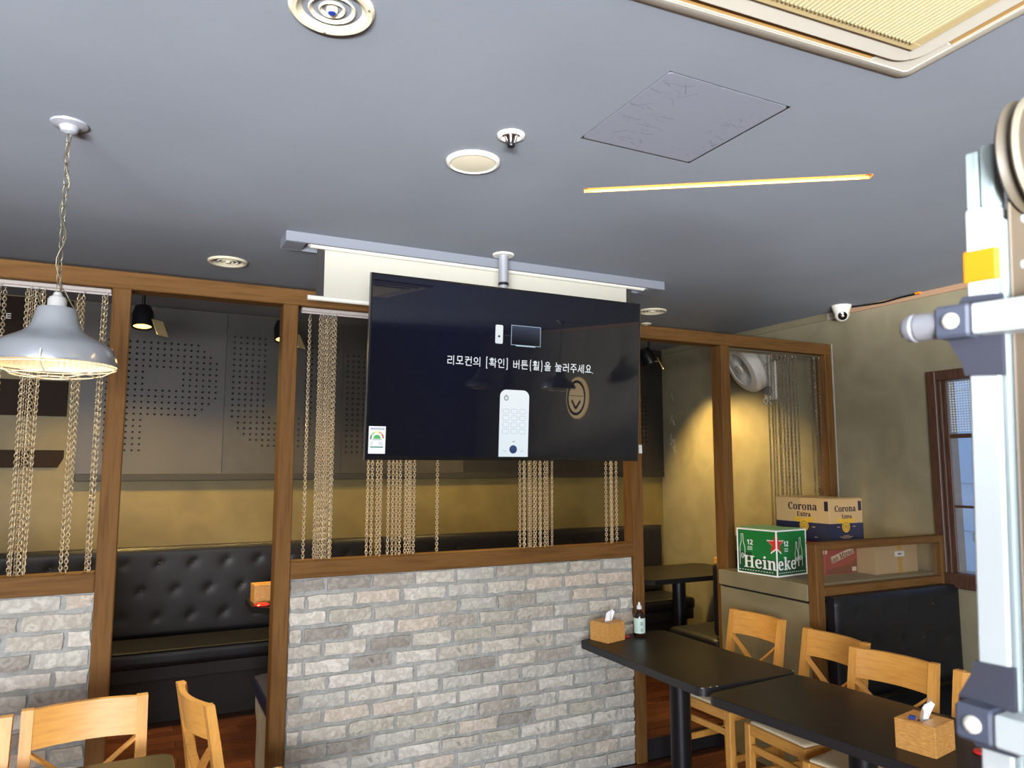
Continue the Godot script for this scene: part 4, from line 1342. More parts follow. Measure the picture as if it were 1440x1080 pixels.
func jamo() -> Dictionary:
	# strokes of the syllables in a unit box, y downwards; an entry of five numbers is an ellipse cx, cy, rx, ry, 0
	return {
		"ri": [[.05, .12, .58, .12], [.58, .12, .58, .47], [.58, .47, .07, .47], [.07, .47, .07, .86], [.07, .86, .62, .84], [.86, .0, .86, 1.0]],
		"mo": [[.2, .05, .8, .05], [.8, .05, .8, .5], [.8, .5, .2, .5], [.2, .5, .2, .05], [.5, .5, .5, .84], [.0, .85, 1.0, .85]],
		"keon": [[.06, .06, .52, .06], [.52, .06, .48, .34], [.48, .34, .08, .62], [.08, .32, .48, .30], [.88, .0, .88, .7], [.6, .32, .88, .32], [.22, .68, .22, .97], [.22, .97, .92, .97]],
		"ui": [[.34, .32, .26, .25, 0], [.0, .80, .72, .75], [.9, .0, .9, 1.0]],
		"hwak": [[.2, .0, .5, .0], [.04, .13, .66, .13], [.35, .31, .17, .12, 0], [.35, .44, .35, .56], [.0, .6, .7, .57], [.84, .0, .84, .68], [.84, .33, 1.0, .33], [.15, .75, .84, .75], [.84, .75, .84, 1.02]],
		"in": [[.32, .27, .25, .24, 0], [.88, .0, .88, .7], [.22, .66, .22, .97], [.22, .97, .92, .97]],
		"beo": [[.08, .12, .08, .84], [.52, .12, .52, .84], [.08, .46, .52, .46], [.08, .84, .52, .84], [.88, .0, .88, 1.0], [.6, .44, .88, .44]],
		"teun": [[.16, .03, .84, .03], [.16, .03, .16, .42], [.16, .22, .8, .22], [.16, .42, .86, .42], [.0, .57, 1.0, .57], [.18, .70, .18, .97], [.18, .97, .9, .97]],
		"hwil": [[.2, .0, .48, .0], [.04, .12, .64, .12], [.34, .27, .16, .10, 0], [.0, .47, .7, .45], [.36, .47, .36, .60], [.88, .0, .88, .62], [.2, .68, .86, .68], [.86, .68, .86, .83], [.86, .83, .2, .83], [.2, .83, .2, .98], [.2, .98, .92, .98]],
		"eul": [[.5, .18, .27, .17, 0], [.0, .48, 1.0, .48], [.17, .62, .83, .62], [.83, .62, .83, .79], [.83, .79, .17, .79], [.17, .79, .17, .98], [.17, .98, .88, .98]],
		"nul": [[.16, .0, .16, .27], [.16, .27, .88, .27], [.0, .43, 1.0, .43], [.5, .43, .5, .58], [.17, .64, .83, .64], [.83, .64, .83, .80], [.83, .80, .17, .80], [.17, .80, .17, .98], [.17, .98, .88, .98]],
		"reo": [[.06, .12, .5, .12], [.5, .12, .5, .47], [.5, .47, .08, .47], [.08, .47, .08, .85], [.08, .85, .55, .83], [.88, .0, .88, 1.0], [.62, .45, .88, .45]],
		"ju": [[.12, .05, .88, .05], [.5, .05, .45, .25], [.45, .25, .1, .48], [.5, .22, .9, .48], [.0, .64, 1.0, .64], [.5, .64, .5, 1.02]],
		"se": [[.28, .1, .24, .45], [.24, .45, .02, .85], [.26, .45, .48, .8], [.66, .04, .66, .96], [.48, .42, .66, .42], [.92, .0, .92, 1.0]],
		"yo": [[.5, .27, .30, .24, 0], [.33, .52, .33, .84], [.67, .52, .67, .84], [.0, .85, 1.0, .85]],
		"[": [[.75, -.1, .45, -.1], [.45, -.1, .45, 1.15], [.45, 1.15, .75, 1.15]],
		"]": [[.25, -.1, .55, -.1], [.55, -.1, .55, 1.15], [.55, 1.15, .25, 1.15]],
		"(": [[.7, -.12, .5, .2], [.5, .2, .45, .5], [.45, .5, .5, .85], [.5, .85, .7, 1.15]],
		")": [[.3, -.12, .5, .2], [.5, .2, .55, .5], [.55, .5, .5, .85], [.5, .85, .3, 1.15]],
		".": [[.1, .93, .12, .95]],
	}

func tv_image() -> ImageTexture:
	var w := 1280
	var h := 730
	var im := Image.create(w, h, false, Image.FORMAT_RGB8)
	for y in h:
		for x in range(0, w, 4):
			var u := float(x) / w
			var v := float(y) / h
			im.fill_rect(Rect2i(x, y, 4, 1), c8(16, 17, 24).lerp(c8(19, 23, 44), clampf(1.0 - 1.3 * absf(u - 0.25) - 0.6 * v, 0, 1)))
	var pen := Pen.new()
	pen.im = im
	var white := c8(236, 242, 246)
	# headline
	var J := jamo()
	var seq := ["ri", "mo", "keon", "ui", " ", "[", "hwak", "in", "]", " ", "beo", "teun", "(", "hwil", ")", "eul", " ", "nul", "reo", "ju", "se", "yo", "."]
	var x := 322.0
	var cell := 38.0
	for s in seq:
		if s == " ":
			x += 16
			continue
		var wd: float = 17.0 if s in ["[", "]", "(", ")"] else (10.0 if s == "." else cell)
		for g in J[s]:
			var o := Vector2(x + 2, 306)
			var sc := Vector2(wd - 6, 38)
			if g.size() == 5: pen.arc(o + Vector2(g[0], g[1]) * sc, g[2] * sc.x, g[3] * sc.y, 2.0, white)
			else: pen.seg(o + Vector2(g[0], g[1]) * sc, o + Vector2(g[2], g[3]) * sc, 2.0, white)
		x += wd + 1.0
	# little remote and screen icon
	pen.rbox(Rect2(538, 158, 36, 82), 6, c8(238, 244, 246), c8(224, 234, 240))
	pen.arc(Vector2(556, 208), 2.5, 2.5, 2.0, c8(40, 50, 70))
	for i in 5: pen.seg(Vector2(582 + i * 7, 202), Vector2(583 + i * 7, 202), 1.0, c8(90, 100, 120))
	pen.rbox(Rect2(614, 154, 142, 86), 1, c8(64, 72, 92), c8(12, 15, 24))
	for e in [[614, 154, 756, 154], [756, 154, 756, 240], [614, 240, 756, 240], [614, 154, 614, 240]]: pen.seg(Vector2(e[0], e[1]), Vector2(e[2], e[3]), 1.4, c8(170, 196, 214))
	pen.seg(Vector2(638, 243), Vector2(730, 243), 2.0, c8(190, 210, 224))
	# large remote
	pen.rbox(Rect2(568, 438, 140, 330), 30, c8(238, 244, 248), c8(222, 236, 244))
	var ink := c8(60, 70, 90)
	pen.arc(Vector2(598, 474), 9, 10, 1.2, ink, -1.1, 4.24)
	pen.seg(Vector2(598, 460), Vector2(598, 472), 1.2, ink)
	for r in 4:
		for c in 3:
			var bx := Vector2(598 + c * 40, 532 + r * 29)
			for e in [[-9, -10, 9, -10], [-9, 10, 9, 10]]: pen.seg(bx + Vector2(e[0], e[1]), bx + Vector2(e[2], e[3]), 0.7, c8(176, 192, 204))
			pen.arc(bx + Vector2(-9, 0), 6, 10, 0.7, c8(176, 192, 204), PI / 2, PI * 1.5, 8)
			pen.arc(bx + Vector2(9, 0), 6, 10, 0.7, c8(176, 192, 204), -PI / 2, PI / 2, 8)
	pen.rbox(Rect2(619, 679, 36, 36), 18, c8(58, 78, 118), c8(44, 62, 104))
	pen.seg(Vector2(632, 663), Vector2(644, 663), 0.9, ink)
	pen.seg(Vector2(590, 702), Vector2(602, 707), 0.9, c8(150, 168, 180))
	pen.seg(Vector2(684, 702), Vector2(672, 707), 0.9, c8(150, 168, 180))
	return ImageTexture.create_from_image(im)

func sticker_image() -> ImageTexture:
	var im := Image.create(96, 144, false, Image.FORMAT_RGB8)
	im.fill(c8(226, 232, 236))
	var pen := Pen.new()
	pen.im = im
	for i in 9: im.fill_rect(Rect2i(10 + i * 9, 8, 6, 11), c8(130, 140, 156))
	for i in 5:
		pen.arc(Vector2(48, 66), 36, 36, 4.0, [c8(60, 110, 110), c8(150, 190, 120), c8(236, 226, 130), c8(236, 150, 100), c8(206, 60, 66)][i], PI + PI * i / 5, PI + PI * (i + 0.75) / 5, 8)
	for y in range(44, 66): 
		var hw := int(sqrt(maxf(0.0, 22.0 * 22.0 - (66.0 - y) * (66.0 - y))))
		im.fill_rect(Rect2i(48 - hw, y, hw * 2, 1), c8(70, 170, 80))
	im.fill_rect(Rect2i(20, 69, 56, 3), c8(90, 110, 110))
	for i in 4:
		im.fill_rect(Rect2i(12, 82 + i * 5, 14, 2), c8(150, 160, 170))
		im.fill_rect(Rect2i(56, 82 + i * 5, 24, 2), c8(160, 168, 176))
	im.fill_rect(Rect2i(10, 106, 74, 7), c8(72, 128, 104))
	for i in 4: im.fill_rect(Rect2i(12, 120 + i * 5, 68, 1), c8(180, 190, 196))
	return ImageTexture.create_from_image(im)

func face_quad(w: float, h: float) -> ArrayMesh:
	var st := SurfaceTool.new()
	st.begin(Mesh.PRIMITIVE_TRIANGLES)
	var v := [[0, 0, 0, 1], [0, 1, 0, 0], [1, 1, 1, 0], [0, 0, 0, 1], [1, 1, 1, 0], [1, 0, 1, 1]]
	for p in v:
		st.set_normal(Vector3.BACK)
		st.set_uv(Vector2(p[2], p[3]))
		st.add_vertex(Vector3((p[0] - 0.5) * w, (p[1] - 0.5) * h, 0))
	return st.commit()

func television() -> void:
	var W := 1.452
	var H := 0.827
	var t := thing("television", Vector3(1.5975, 2.109, -3.156), 0, "large black flat television hung from the ceiling, white remote on screen", "television")
	t.rotation_degrees.x = 3.45
	var st := mb(); boxm(st, Vector3(-W / 2, -H / 2, -0.022), Vector3(W / 2, H / 2, -0.001), 0.003)
	boxm(st, Vector3(-W / 2 + 0.25, -H / 2 + 0.05, -0.06), Vector3(W / 2 - 0.25, H / 2 - 0.30, -0.021), 0.012)
	ob("back_shell", st, M.tv_black, t)
	st = mb()
	boxm(st, Vector3(-W / 2 - 0.0015, -H / 2, -0.02), Vector3(-W / 2, H / 2, 0.0015), 0.0)
	boxm(st, Vector3(W / 2, -H / 2, -0.02), Vector3(W / 2 + 0.0015, H / 2, 0.0015), 0.0)
	ob("trim_edge", st, M.tv_edge, t)
	st = mb()
	boxm(st, Vector3(-W / 2, H / 2 - 0.008, -0.001), Vector3(W / 2, H / 2, 0.001), 0.0004)
	boxm(st, Vector3(-W / 2, -H / 2, -0.001), Vector3(W / 2, -H / 2 + 0.018, 0.002), 0.0008)
	boxm(st, Vector3(-W / 2, -H / 2, -0.001), Vector3(-W / 2 + 0.008, H / 2, 0.001), 0.0004)
	boxm(st, Vector3(W / 2 - 0.008, -H / 2, -0.001), Vector3(W / 2, H / 2, 0.001), 0.0004)
	ob("bezel", st, M.tv_black, t)
	var sm := mat("tv_screen", c8(6, 6, 8), 0.018)
	sm.emission_enabled = true
	sm.emission = Color.BLACK
	sm.emission_texture = tv_image()
	sm.emission_energy_multiplier = 1.0
	mi("screen", face_quad(W - 0.014, H - 0.024), sm, t, Vector3(0, 0.005, 0.0005))
	var stm := mat("energy_sticker", Color.WHITE, 0.5)
	stm.albedo_texture = sticker_image()
	mi("energy_sticker", face_quad(0.076, 0.120), stm, t, Vector3(-W / 2 + 0.052, -H / 2 + 0.088, 0.0022))
	# ceiling mount
	t = thing("television_mount", Vector3(1.608, CEIL, -3.316), 0, "grey ceiling pole with white flange holding the television", "mount")
	st = mb(); lathe(st, [Vector2(0, -0.008), Vector2(0.052, -0.008), Vector2(0.056, -0.004), Vector2(0.056, 0.0), Vector2(0, 0)], 32)
	ob("flange", st, M.white_plastic, t)
	st = mb(); lathe(st, [Vector2(0, -0.45), Vector2(0.022, -0.45), Vector2(0.022, -0.16), Vector2(0.025, -0.16), Vector2(0.025, -0.008), Vector2(0, -0.008)], 24)
	ob("pole", st, M.grey_metal, t)
	st = mb(); lathe(st, [Vector2(0.0255, -0.162), Vector2(0.027, -0.160), Vector2(0.027, -0.150), Vector2(0.0255, -0.148)], 24)
	ob("collar", st, M.black_metal, t)
	st = mb(); boxm(st, Vector3(-0.12, -0.66, 0.02), Vector3(0.12, -0.42, 0.045), 0.004)
	boxm(st, Vector3(-0.03, -0.58, -0.02), Vector3(0.03, -0.44, 0.021), 0.004)
	boxm(st, Vector3(-0.20, -0.60, 0.045), Vector3(-0.17, -0.45, 0.102), 0.003)
	boxm(st, Vector3(0.17, -0.60, 0.045), Vector3(0.20, -0.45, 0.102), 0.003)
	boxm(st, Vector3(-0.20, -0.54, 0.03), Vector3(0.20, -0.50, 0.048), 0.003)
	ob("bracket", st, M.black_metal, t)
	# round advertising sign on the right wall, seen mirrored in the screen
	t = thing("round_wall_sign", Vector3(WALL, 1.96, 0.655), 0, "cream round drinks sign on the right wall, seen mirrored in the television", "sign")
	var Bx := Basis(Vector3.BACK, Vector3.LEFT, Vector3.UP)
	st = mb(); lathe(st, [Vector2(0, 0.03), Vector2(0.215, 0.03), Vector2(0.23, 0.02), Vector2(0.23, 0.004), Vector2(0, 0.004)].duplicate(), 48, Vector3.ZERO, frame_of(Vector3.LEFT))
	ob("disc", st, glow(mat("sign_cream", c8(214, 198, 166), 0.5), Color(0.9, 0.76, 0.52), 5.0), t)
	st = mb(); lathe(st, [Vector2(0.195, 0.034), Vector2(0.165, 0.034), Vector2(0.165, 0.029)], 48, Vector3.ZERO, frame_of(Vector3.LEFT))
	bar(st, Vector3(-0.032, 0.02, -0.14), Vector3(-0.032, 0.02, 0.14), 0.05, 0.004, Vector3.UP)
	bar(st, Vector3(-0.032, -0.03, -0.09), Vector3(-0.032, -0.12, 0.0), 0.03, 0.004, Vector3.LEFT)
	bar(st, Vector3(-0.032, -0.03, 0.09), Vector3(-0.032, -0.12, 0.0), 0.03, 0.004, Vector3.LEFT)
	ob("print", st, M.dark_board, t)

# ------------------------------------------------------------------ right side: window, fan, ledge, cartons
func text(called: String, s: String, size: float, font: String, wgt: int, mat_: Material, parent: Node3D, tr: Transform3D, depth := 0.0012) -> MeshInstance3D:
	var f := SystemFont.new()
	f.font_names = PackedStringArray([font])
	f.font_weight = wgt
	var tm := TextMesh.new()
	tm.text = s
	tm.font = f
	tm.font_size = 64
	tm.pixel_size = size / 64.0
	tm.depth = depth
	tm.curve_step = 2.0
	var o := mi(called, tm, mat_, parent)
	o.transform = tr
	return o

func right_side() -> void:
	var st: SurfaceTool
	# window
	var w := thing("window_1", Vector3.ZERO, 0, "brown framed window in the right wall, dotted film on its upper pane", "window", "", "structure")
	var x0 := WALL - 0.025
	var z0 := -2.89
	var z1 := -2.37
	st = mb()
	boxm(st, Vector3(x0, 0.985, z0), Vector3(WALL + 0.002, 2.241, z0 + 0.058), 0.004)
	boxm(st, Vector3(x0, 0.985, z1 - 0.058), Vector3(WALL + 0.002, 2.241, z1), 0.004)
	boxm(st, Vector3(x0, 2.185, z0 + 0.058), Vector3(WALL + 0.002, 2.241, z1 - 0.058), 0.004)
	boxm(st, Vector3(x0 - 0.01, 0.965, z0), Vector3(WALL + 0.002, 1.05, z1), 0.004)
	ob("casing", st, M.window_wood, w)
	st = mb()
	boxm(st, Vector3(WALL, 1.03, z0 + 0.058), Vector3(WALL + 0.14, 2.20, z0 + 0.075), 0.002)
	boxm(st, Vector3(WALL, 1.03, z1 - 0.075), Vector3(WALL + 0.14, 2.20, z1 - 0.058), 0.002)
	boxm(st, Vector3(WALL, 2.18, z0 + 0.06), Vector3(WALL + 0.14, 2.205, z1 - 0.06), 0.002)
	boxm(st, Vector3(WALL, 1.025, z0 + 0.06), Vector3(WALL + 0.14, 1.05, z1 - 0.06), 0.002)
	boxm(st, Vector3(WALL + 0.02, 1.05, z0 + 0.075), Vector3(WALL + 0.05, 2.18, z0 + 0.098), 0.002)
	boxm(st, Vector3(WALL + 0.02, 1.05, z1 - 0.1), Vector3(WALL + 0.05, 2.18, z1 - 0.075), 0.002)
	boxm(st, Vector3(WALL + 0.02, 1.835, z0 + 0.098), Vector3(WALL + 0.05, 1.860, z1 - 0.1), 0.002)
	boxm(st, Vector3(WALL + 0.03, 1.425, z0 + 0.098), Vector3(WALL + 0.045, 1.440, z1 - 0.1), 0.001)
	ob("sash", st, M.window_wood, w)
	st = mb(); boxm(st, Vector3(WALL + 0.032, 1.05, z0 + 0.098), Vector3(WALL + 0.036, 2.18, z1 - 0.1), 0)
	var pane := ob("pane", st, M.glass, w)
	var mm := MultiMesh.new()
	mm.transform_format = MultiMesh.TRANSFORM_3D
	var dm := mb(); box(dm, Vector3.ZERO, Vector3(0.0012, 0.0085, 0.0085), 0)
	mm.mesh = fin(dm)
	var tf := []
	for j in 20:
		for i in 18:
			tf.append(Transform3D(Basis(), Vector3(WALL + 0.0305, 1.878 + j * 0.0152, z0 + 0.112 + i * 0.0165)))
	mm.instance_count = tf.size()
	for i in tf.size(): mm.set_instance_transform(i, tf[i])
	var mmi := MultiMeshInstance3D.new()
	mmi.multimesh = mm
	mmi.material_override = M.film_dot
	put(mmi, "film_dots", pane)
	mmi.set_meta("kind", "stuff")
	# neighbour facade outside
	var f := thing("neighbour_building", Vector3(6.6, 0, -4.0), 0, "pale blue panelled neighbouring building outside the window", "building")
	st = mb(); boxm(st, Vector3(0.0, 0.0, -4.0), Vector3(0.4, 4.2, 3.2), 0)
	ob("wall", st, M.facade, f)
	st = mb()
	for k in 9: boxm(st, Vector3(-0.004, 0.25 + 0.42 * k, -4.0), Vector3(0.0, 0.262 + 0.42 * k, 3.2), 0)
	ob("joint_line", st, M.facade_joint, f)
	st = mb(); tube(st, [Vector3(-0.08, 0.0, 0.03), Vector3(-0.08, 4.1, 0.03)], 0.045, 14)
	ob("drain_pipe", st, M.pipe_teal, f)
	st = mb(); boxm(st, Vector3(-0.14, 1.02, -0.03), Vector3(0.0, 1.10, 0.09), 0.004); boxm(st, Vector3(-0.14, 0.55, -0.03), Vector3(0.0, 0.62, 0.09), 0.004)
	ob("pipe_bracket", st, M.grey_metal, f)
	# wall fan behind the right bay
	var t := thing("wall_fan", Vector3(WALL, 2.30, -4.14), 0, "white wall fan on the right wall behind the hanging chains", "fan")
	st = mb(); box(st, Vector3(-0.018, 0.02, 0.0), Vector3(0.036, 0.30, 0.12), 0.012)
	ob("wall_plate", st, M.white_plastic, t)
	st = mb(); lathe(st, [Vector2(0.0, 0.062), Vector2(0.03, 0.062), Vector2(0.036, 0.055), Vector2(0.036, 0.03)], 20, Vector3(0, -0.06, 0.0), frame_of(Vector3.LEFT))
	ob("knob", st, M.fan_grey, t)
	var hc := Vector3(-0.25, 0.12, -0.01)
	var ax := Vector3(-0.82, -0.48, -0.28).normalized()
	var B := frame_of(ax)
	st = mb(); bar(st, Vector3(-0.03, 0.07, 0.0), Vector3(-0.10, 0.09, 0.0), 0.035, 0.045, Vector3.UP, 0.006)
	bar(st, Vector3(-0.09, 0.08, 0.0), hc - ax * 0.09, 0.03, 0.04, Vector3.UP, 0.006)
	ob("bracket", st, M.white_plastic, t)
	st = mb(); lathe(st, [Vector2(0.0, -0.20), Vector2(0.055, -0.195), Vector2(0.068, -0.17), Vector2(0.072, -0.06), Vector2(0.0, -0.06)], 28, hc, B)
	ob("motor_housing", st, M.white_plastic, t)
	st = mb(); lathe(st, [Vector2(0.135, 0.065), Vector2(0.185, 0.058), Vector2(0.205, 0.035), Vector2(0.207, -0.01), Vector2(0.200, -0.02), Vector2(0.195, 0.0), Vector2(0.185, 0.045), Vector2(0.135, 0.055), Vector2(0.135, 0.065)], 48, hc, B)
	ob("guard_rim", st, M.white_plastic, t)
	st = mb()
	for k in 72:
		var a := TAU * k / 72
		var d := B * Vector3(cos(a), 0, sin(a))
		tube(st, [hc + d * 0.204 - B.y * 0.012, hc + d * 0.198 - B.y * 0.045, hc + d * 0.16 - B.y * 0.065, hc + d * 0.065 - B.y * 0.07], 0.0016, 4)
		tube(st, [hc + d * 0.140 + B.y * 0.058, hc + d * 0.09 + B.y * 0.066, hc + d * 0.035 + B.y * 0.06], 0.0013, 4)
	var gw := ob("guard_wires", st, M.white_plastic, t)
	gw.set_meta("kind", "stuff")
	st = mb(); lathe(st, [Vector2(0, 0.072), Vector2(0.035, 0.068), Vector2(0.038, 0.055), Vector2(0, 0.055)], 24, hc, B)
	ob("badge", st, M.white_plastic, t)
	for k in 5:
		var a := TAU * k / 5
		st = mb()
		var d := B * Vector3(cos(a), 0, sin(a))
		var e := B * Vector3(-sin(a), 0, cos(a))
		quad(st, hc + d * 0.03 - e * 0.02, hc + d * 0.17 - e * 0.06 + B.y * 0.02, hc + d * 0.17 + e * 0.06 - B.y * 0.02, hc + d * 0.03 + e * 0.02, B.y)
		quad(st, hc + d * 0.03 - e * 0.02 - B.y * 0.003, hc + d * 0.17 - e * 0.06 + B.y * 0.017, hc + d * 0.17 + e * 0.06 - B.y * 0.023, hc + d * 0.03 + e * 0.02 - B.y * 0.003, -B.y)
		ob("blade", st, M.fan_grey, t)
	st = mb()
	var cord := []
	for i in 30:
		var q := float(i) / 29
		cord.append(Vector3(-0.03 - 0.05 * sin(q * TAU * 2.0) * 0.6 - 0.09 * q, -0.13 - 0.025 * cos(q * TAU * 2.0) - 0.02 * q, 0.02))
	tube(st, cord, 0.0035, 6)
	ob("cord", st, M.white_plastic, t)

	# carton ledge: boxed-in olive plinth between the partition and the low booth divider
	t = thing("ledge_box", Vector3.ZERO, 0, "olive boxed ledge carrying the beer cartons beside the right wall", "ledge")
	st = mb(); boxm(st, Vector3(3.222, 0, -3.585), Vector3(4.298, 0.940, -2.905), 0.003)
	ob("body", st, M.olive_panel, t)
	st = mb(); boxm(st, Vector3(3.212, 0.952, -3.588), Vector3(4.298, 1.040, -2.905), 0.003)
	ob("cap", st, M.olive_panel, t)
	st = mb(); boxm(st, Vector3(3.232, 0.938, -3.582), Vector3(4.298, 0.954, -2.905), 0)
	ob("shadow_gap", st, M.dark_slot, t)

	# divider frame with wire mesh and upholstered bench back
	t = thing("booth_divider", Vector3.ZERO, 0, "low timber divider frame with wire mesh opening before the cartons", "divider")
	st = mb(); boxm(st, Vector3(3.212, 0, -2.90), Vector3(3.268, 1.256, -2.84), 0.004)
	ob("post", st, M.timber_up, t)
	st = mb(); boxm(st, Vector3(4.248, 0.98, -2.90), Vector3(4.298, 1.256, -2.84), 0.004)
	ob("post", st, M.timber_up, t)
	st = mb(); boxm(st, Vector3(3.212, 1.256, -2.905), Vector3(4.298, 1.262, -2.835), 0.001); boxm(st, Vector3(3.268, 1.222, -2.90), Vector3(4.248, 1.256, -2.84), 0.003)
	ob("top_rail", st, M.timber_along, t)
	st = mb(); boxm(st, Vector3(3.268, 0.985, -2.90), Vector3(4.248, 1.03, -2.84), 0.003)
	ob("bottom_rail", st, M.timber_along, t)
	st = mb()
	var mxa := 3.268
	var mxb := 4.248
	var hgt := 0.192
	var k2 := 0
	var xx := mxa - hgt
	while xx < mxb:
		for dirn in [1.0, -1.0]:
			var a := Vector3(xx if dirn > 0 else xx + hgt, 1.03, -2.868)
			var b := Vector3(xx + hgt if dirn > 0 else xx, 1.222, -2.868)
			# clip to the opening
			if a.x < mxa:
				var f2 := (mxa - a.x) / (b.x - a.x); a = a.lerp(b, f2)
			if b.x < mxa:
				var f2 := (mxa - b.x) / (a.x - b.x); b = b.lerp(a, f2)
			if a.x > mxb:
				var f2 := (a.x - mxb) / (a.x - b.x); a = a.lerp(b, f2)
			if b.x > mxb:
				var f2 := (b.x - mxb) / (b.x - a.x); b = b.lerp(a, f2)
			if a.distance_to(b) > 0.004: tube(st, [a, b], 0.0007, 3, false, false)
		xx += 0.0125
		k2 += 1
	var wm := ob("wire_mesh", st, M.mesh_wire, t)
	wm.set_meta("kind", "stuff")
	t = thing("divider_bench", Vector3.ZERO, 0, "black tufted bench against the low divider by the right wall", "bench")
	var bt := []
	for q in [[3.435, 0.905], [3.638, 0.905], [3.844, 0.902], [4.064, 0.895], [3.345, 0.73], [3.561, 0.73], [3.769, 0.726], [3.973, 0.72], [4.181, 0.716], [3.46, 0.56], [3.67, 0.56], [3.88, 0.56], [4.09, 0.56]]: bt.append(Vector2(q[0] - 3.272, q[1] - 0.46))
	var m := mi("backrest", tufted(1.025, 0.525, 0.07, bt, 0.021, 0.030), M.black_leather, t, Vector3(3.272, 0.46, -2.838))
	var bst := mb(); lathe(bst, [Vector2(0.011, -0.004), Vector2(0.010, 0.003), Vector2(0.006, 0.007), Vector2(0, 0.008)], 10, Vector3.ZERO, Basis(Vector3.RIGHT, Vector3.BACK, Vector3.DOWN))
	var bm := fin(bst)
	for b in bt: mi("button", bm, M.black_leather, m, Vector3(b.x, b.y, 0.07 - 0.017))
	st = mb(); cushion(st, Vector3(3.785, 0.41, -2.53), Vector3(1.02, 0.10, 0.47), 0.03, 0.006)
	ob("seat", st, M.black_leather, t)
	st = mb(); boxm(st, Vector3(3.30, 0, -2.83), Vector3(4.28, 0.36, -2.33), 0.004)
	ob("base", st, M.bench_base, t)
	cartons()

# carton shell: front-left corner at the origin, x along the right face, -z along the left face
func carton_body(t: Node3D, w: float, d: float, h: float, m: Material) -> void:
	var st := mb(); boxm(st, Vector3(0, 0, -d), Vector3(w, h - 0.002, 0), 0.002)
	ob("body", st, m, t)

func LF(z: float, y: float) -> Transform3D:   # on the left face (normal -x), reading towards +z
	return Transform3D(Basis(Vector3.BACK, Vector3.UP, Vector3.LEFT), Vector3(-0.0008, y, z))

func RF(x: float, y: float) -> Transform3D:   # on the right face (normal +z)
	return Transform3D(Basis(), Vector3(x, y, 0.0008))

func star_poly(R: float) -> PackedVector2Array:
	var p := PackedVector2Array()
	for k in 10:
		var a := PI / 2 + TAU * k / 10
		var r := R if k % 2 == 0 else R * 0.40
		p.append(Vector2(cos(a) * r, sin(a) * r))
	return p

func half_star(R: float, side: float) -> PackedVector2Array:
	var q := PackedVector2Array([Vector2(0, -R * 2), Vector2(0, R * 2), Vector2(side * R * 2, R * 2), Vector2(side * R * 2, -R * 2)])
	return Geometry2D.intersect_polygons(star_poly(R), q)[0]

func bottle_outline(st: SurfaceTool, tr: Transform3D, s: float) -> void:
	var pts := [Vector2(-0.016, 0), Vector2(-0.016, 0.085), Vector2(-0.006, 0.118), Vector2(-0.006, 0.155), Vector2(0.006, 0.155), Vector2(0.006, 0.118), Vector2(0.016, 0.085), Vector2(0.016, 0)]
	for i in pts.size() - 1:
		var a: Vector2 = pts[i] * s
		var b: Vector2 = pts[i + 1] * s
		bar(st, tr * Vector3(a.x, a.y, 0), tr * Vector3(b.x, b.y, 0), 0.0028, 0.001, tr.basis.z, 0)
	for r in [0.010, 0.0055]:
		var ring := []
		for k in 14: ring.append(tr * Vector3(cos(TAU * k / 14) * r * s, 0.045 * s + sin(TAU * k / 14) * r * s * 1.3, 0))
		tube(st, ring, 0.0012, 4, true)

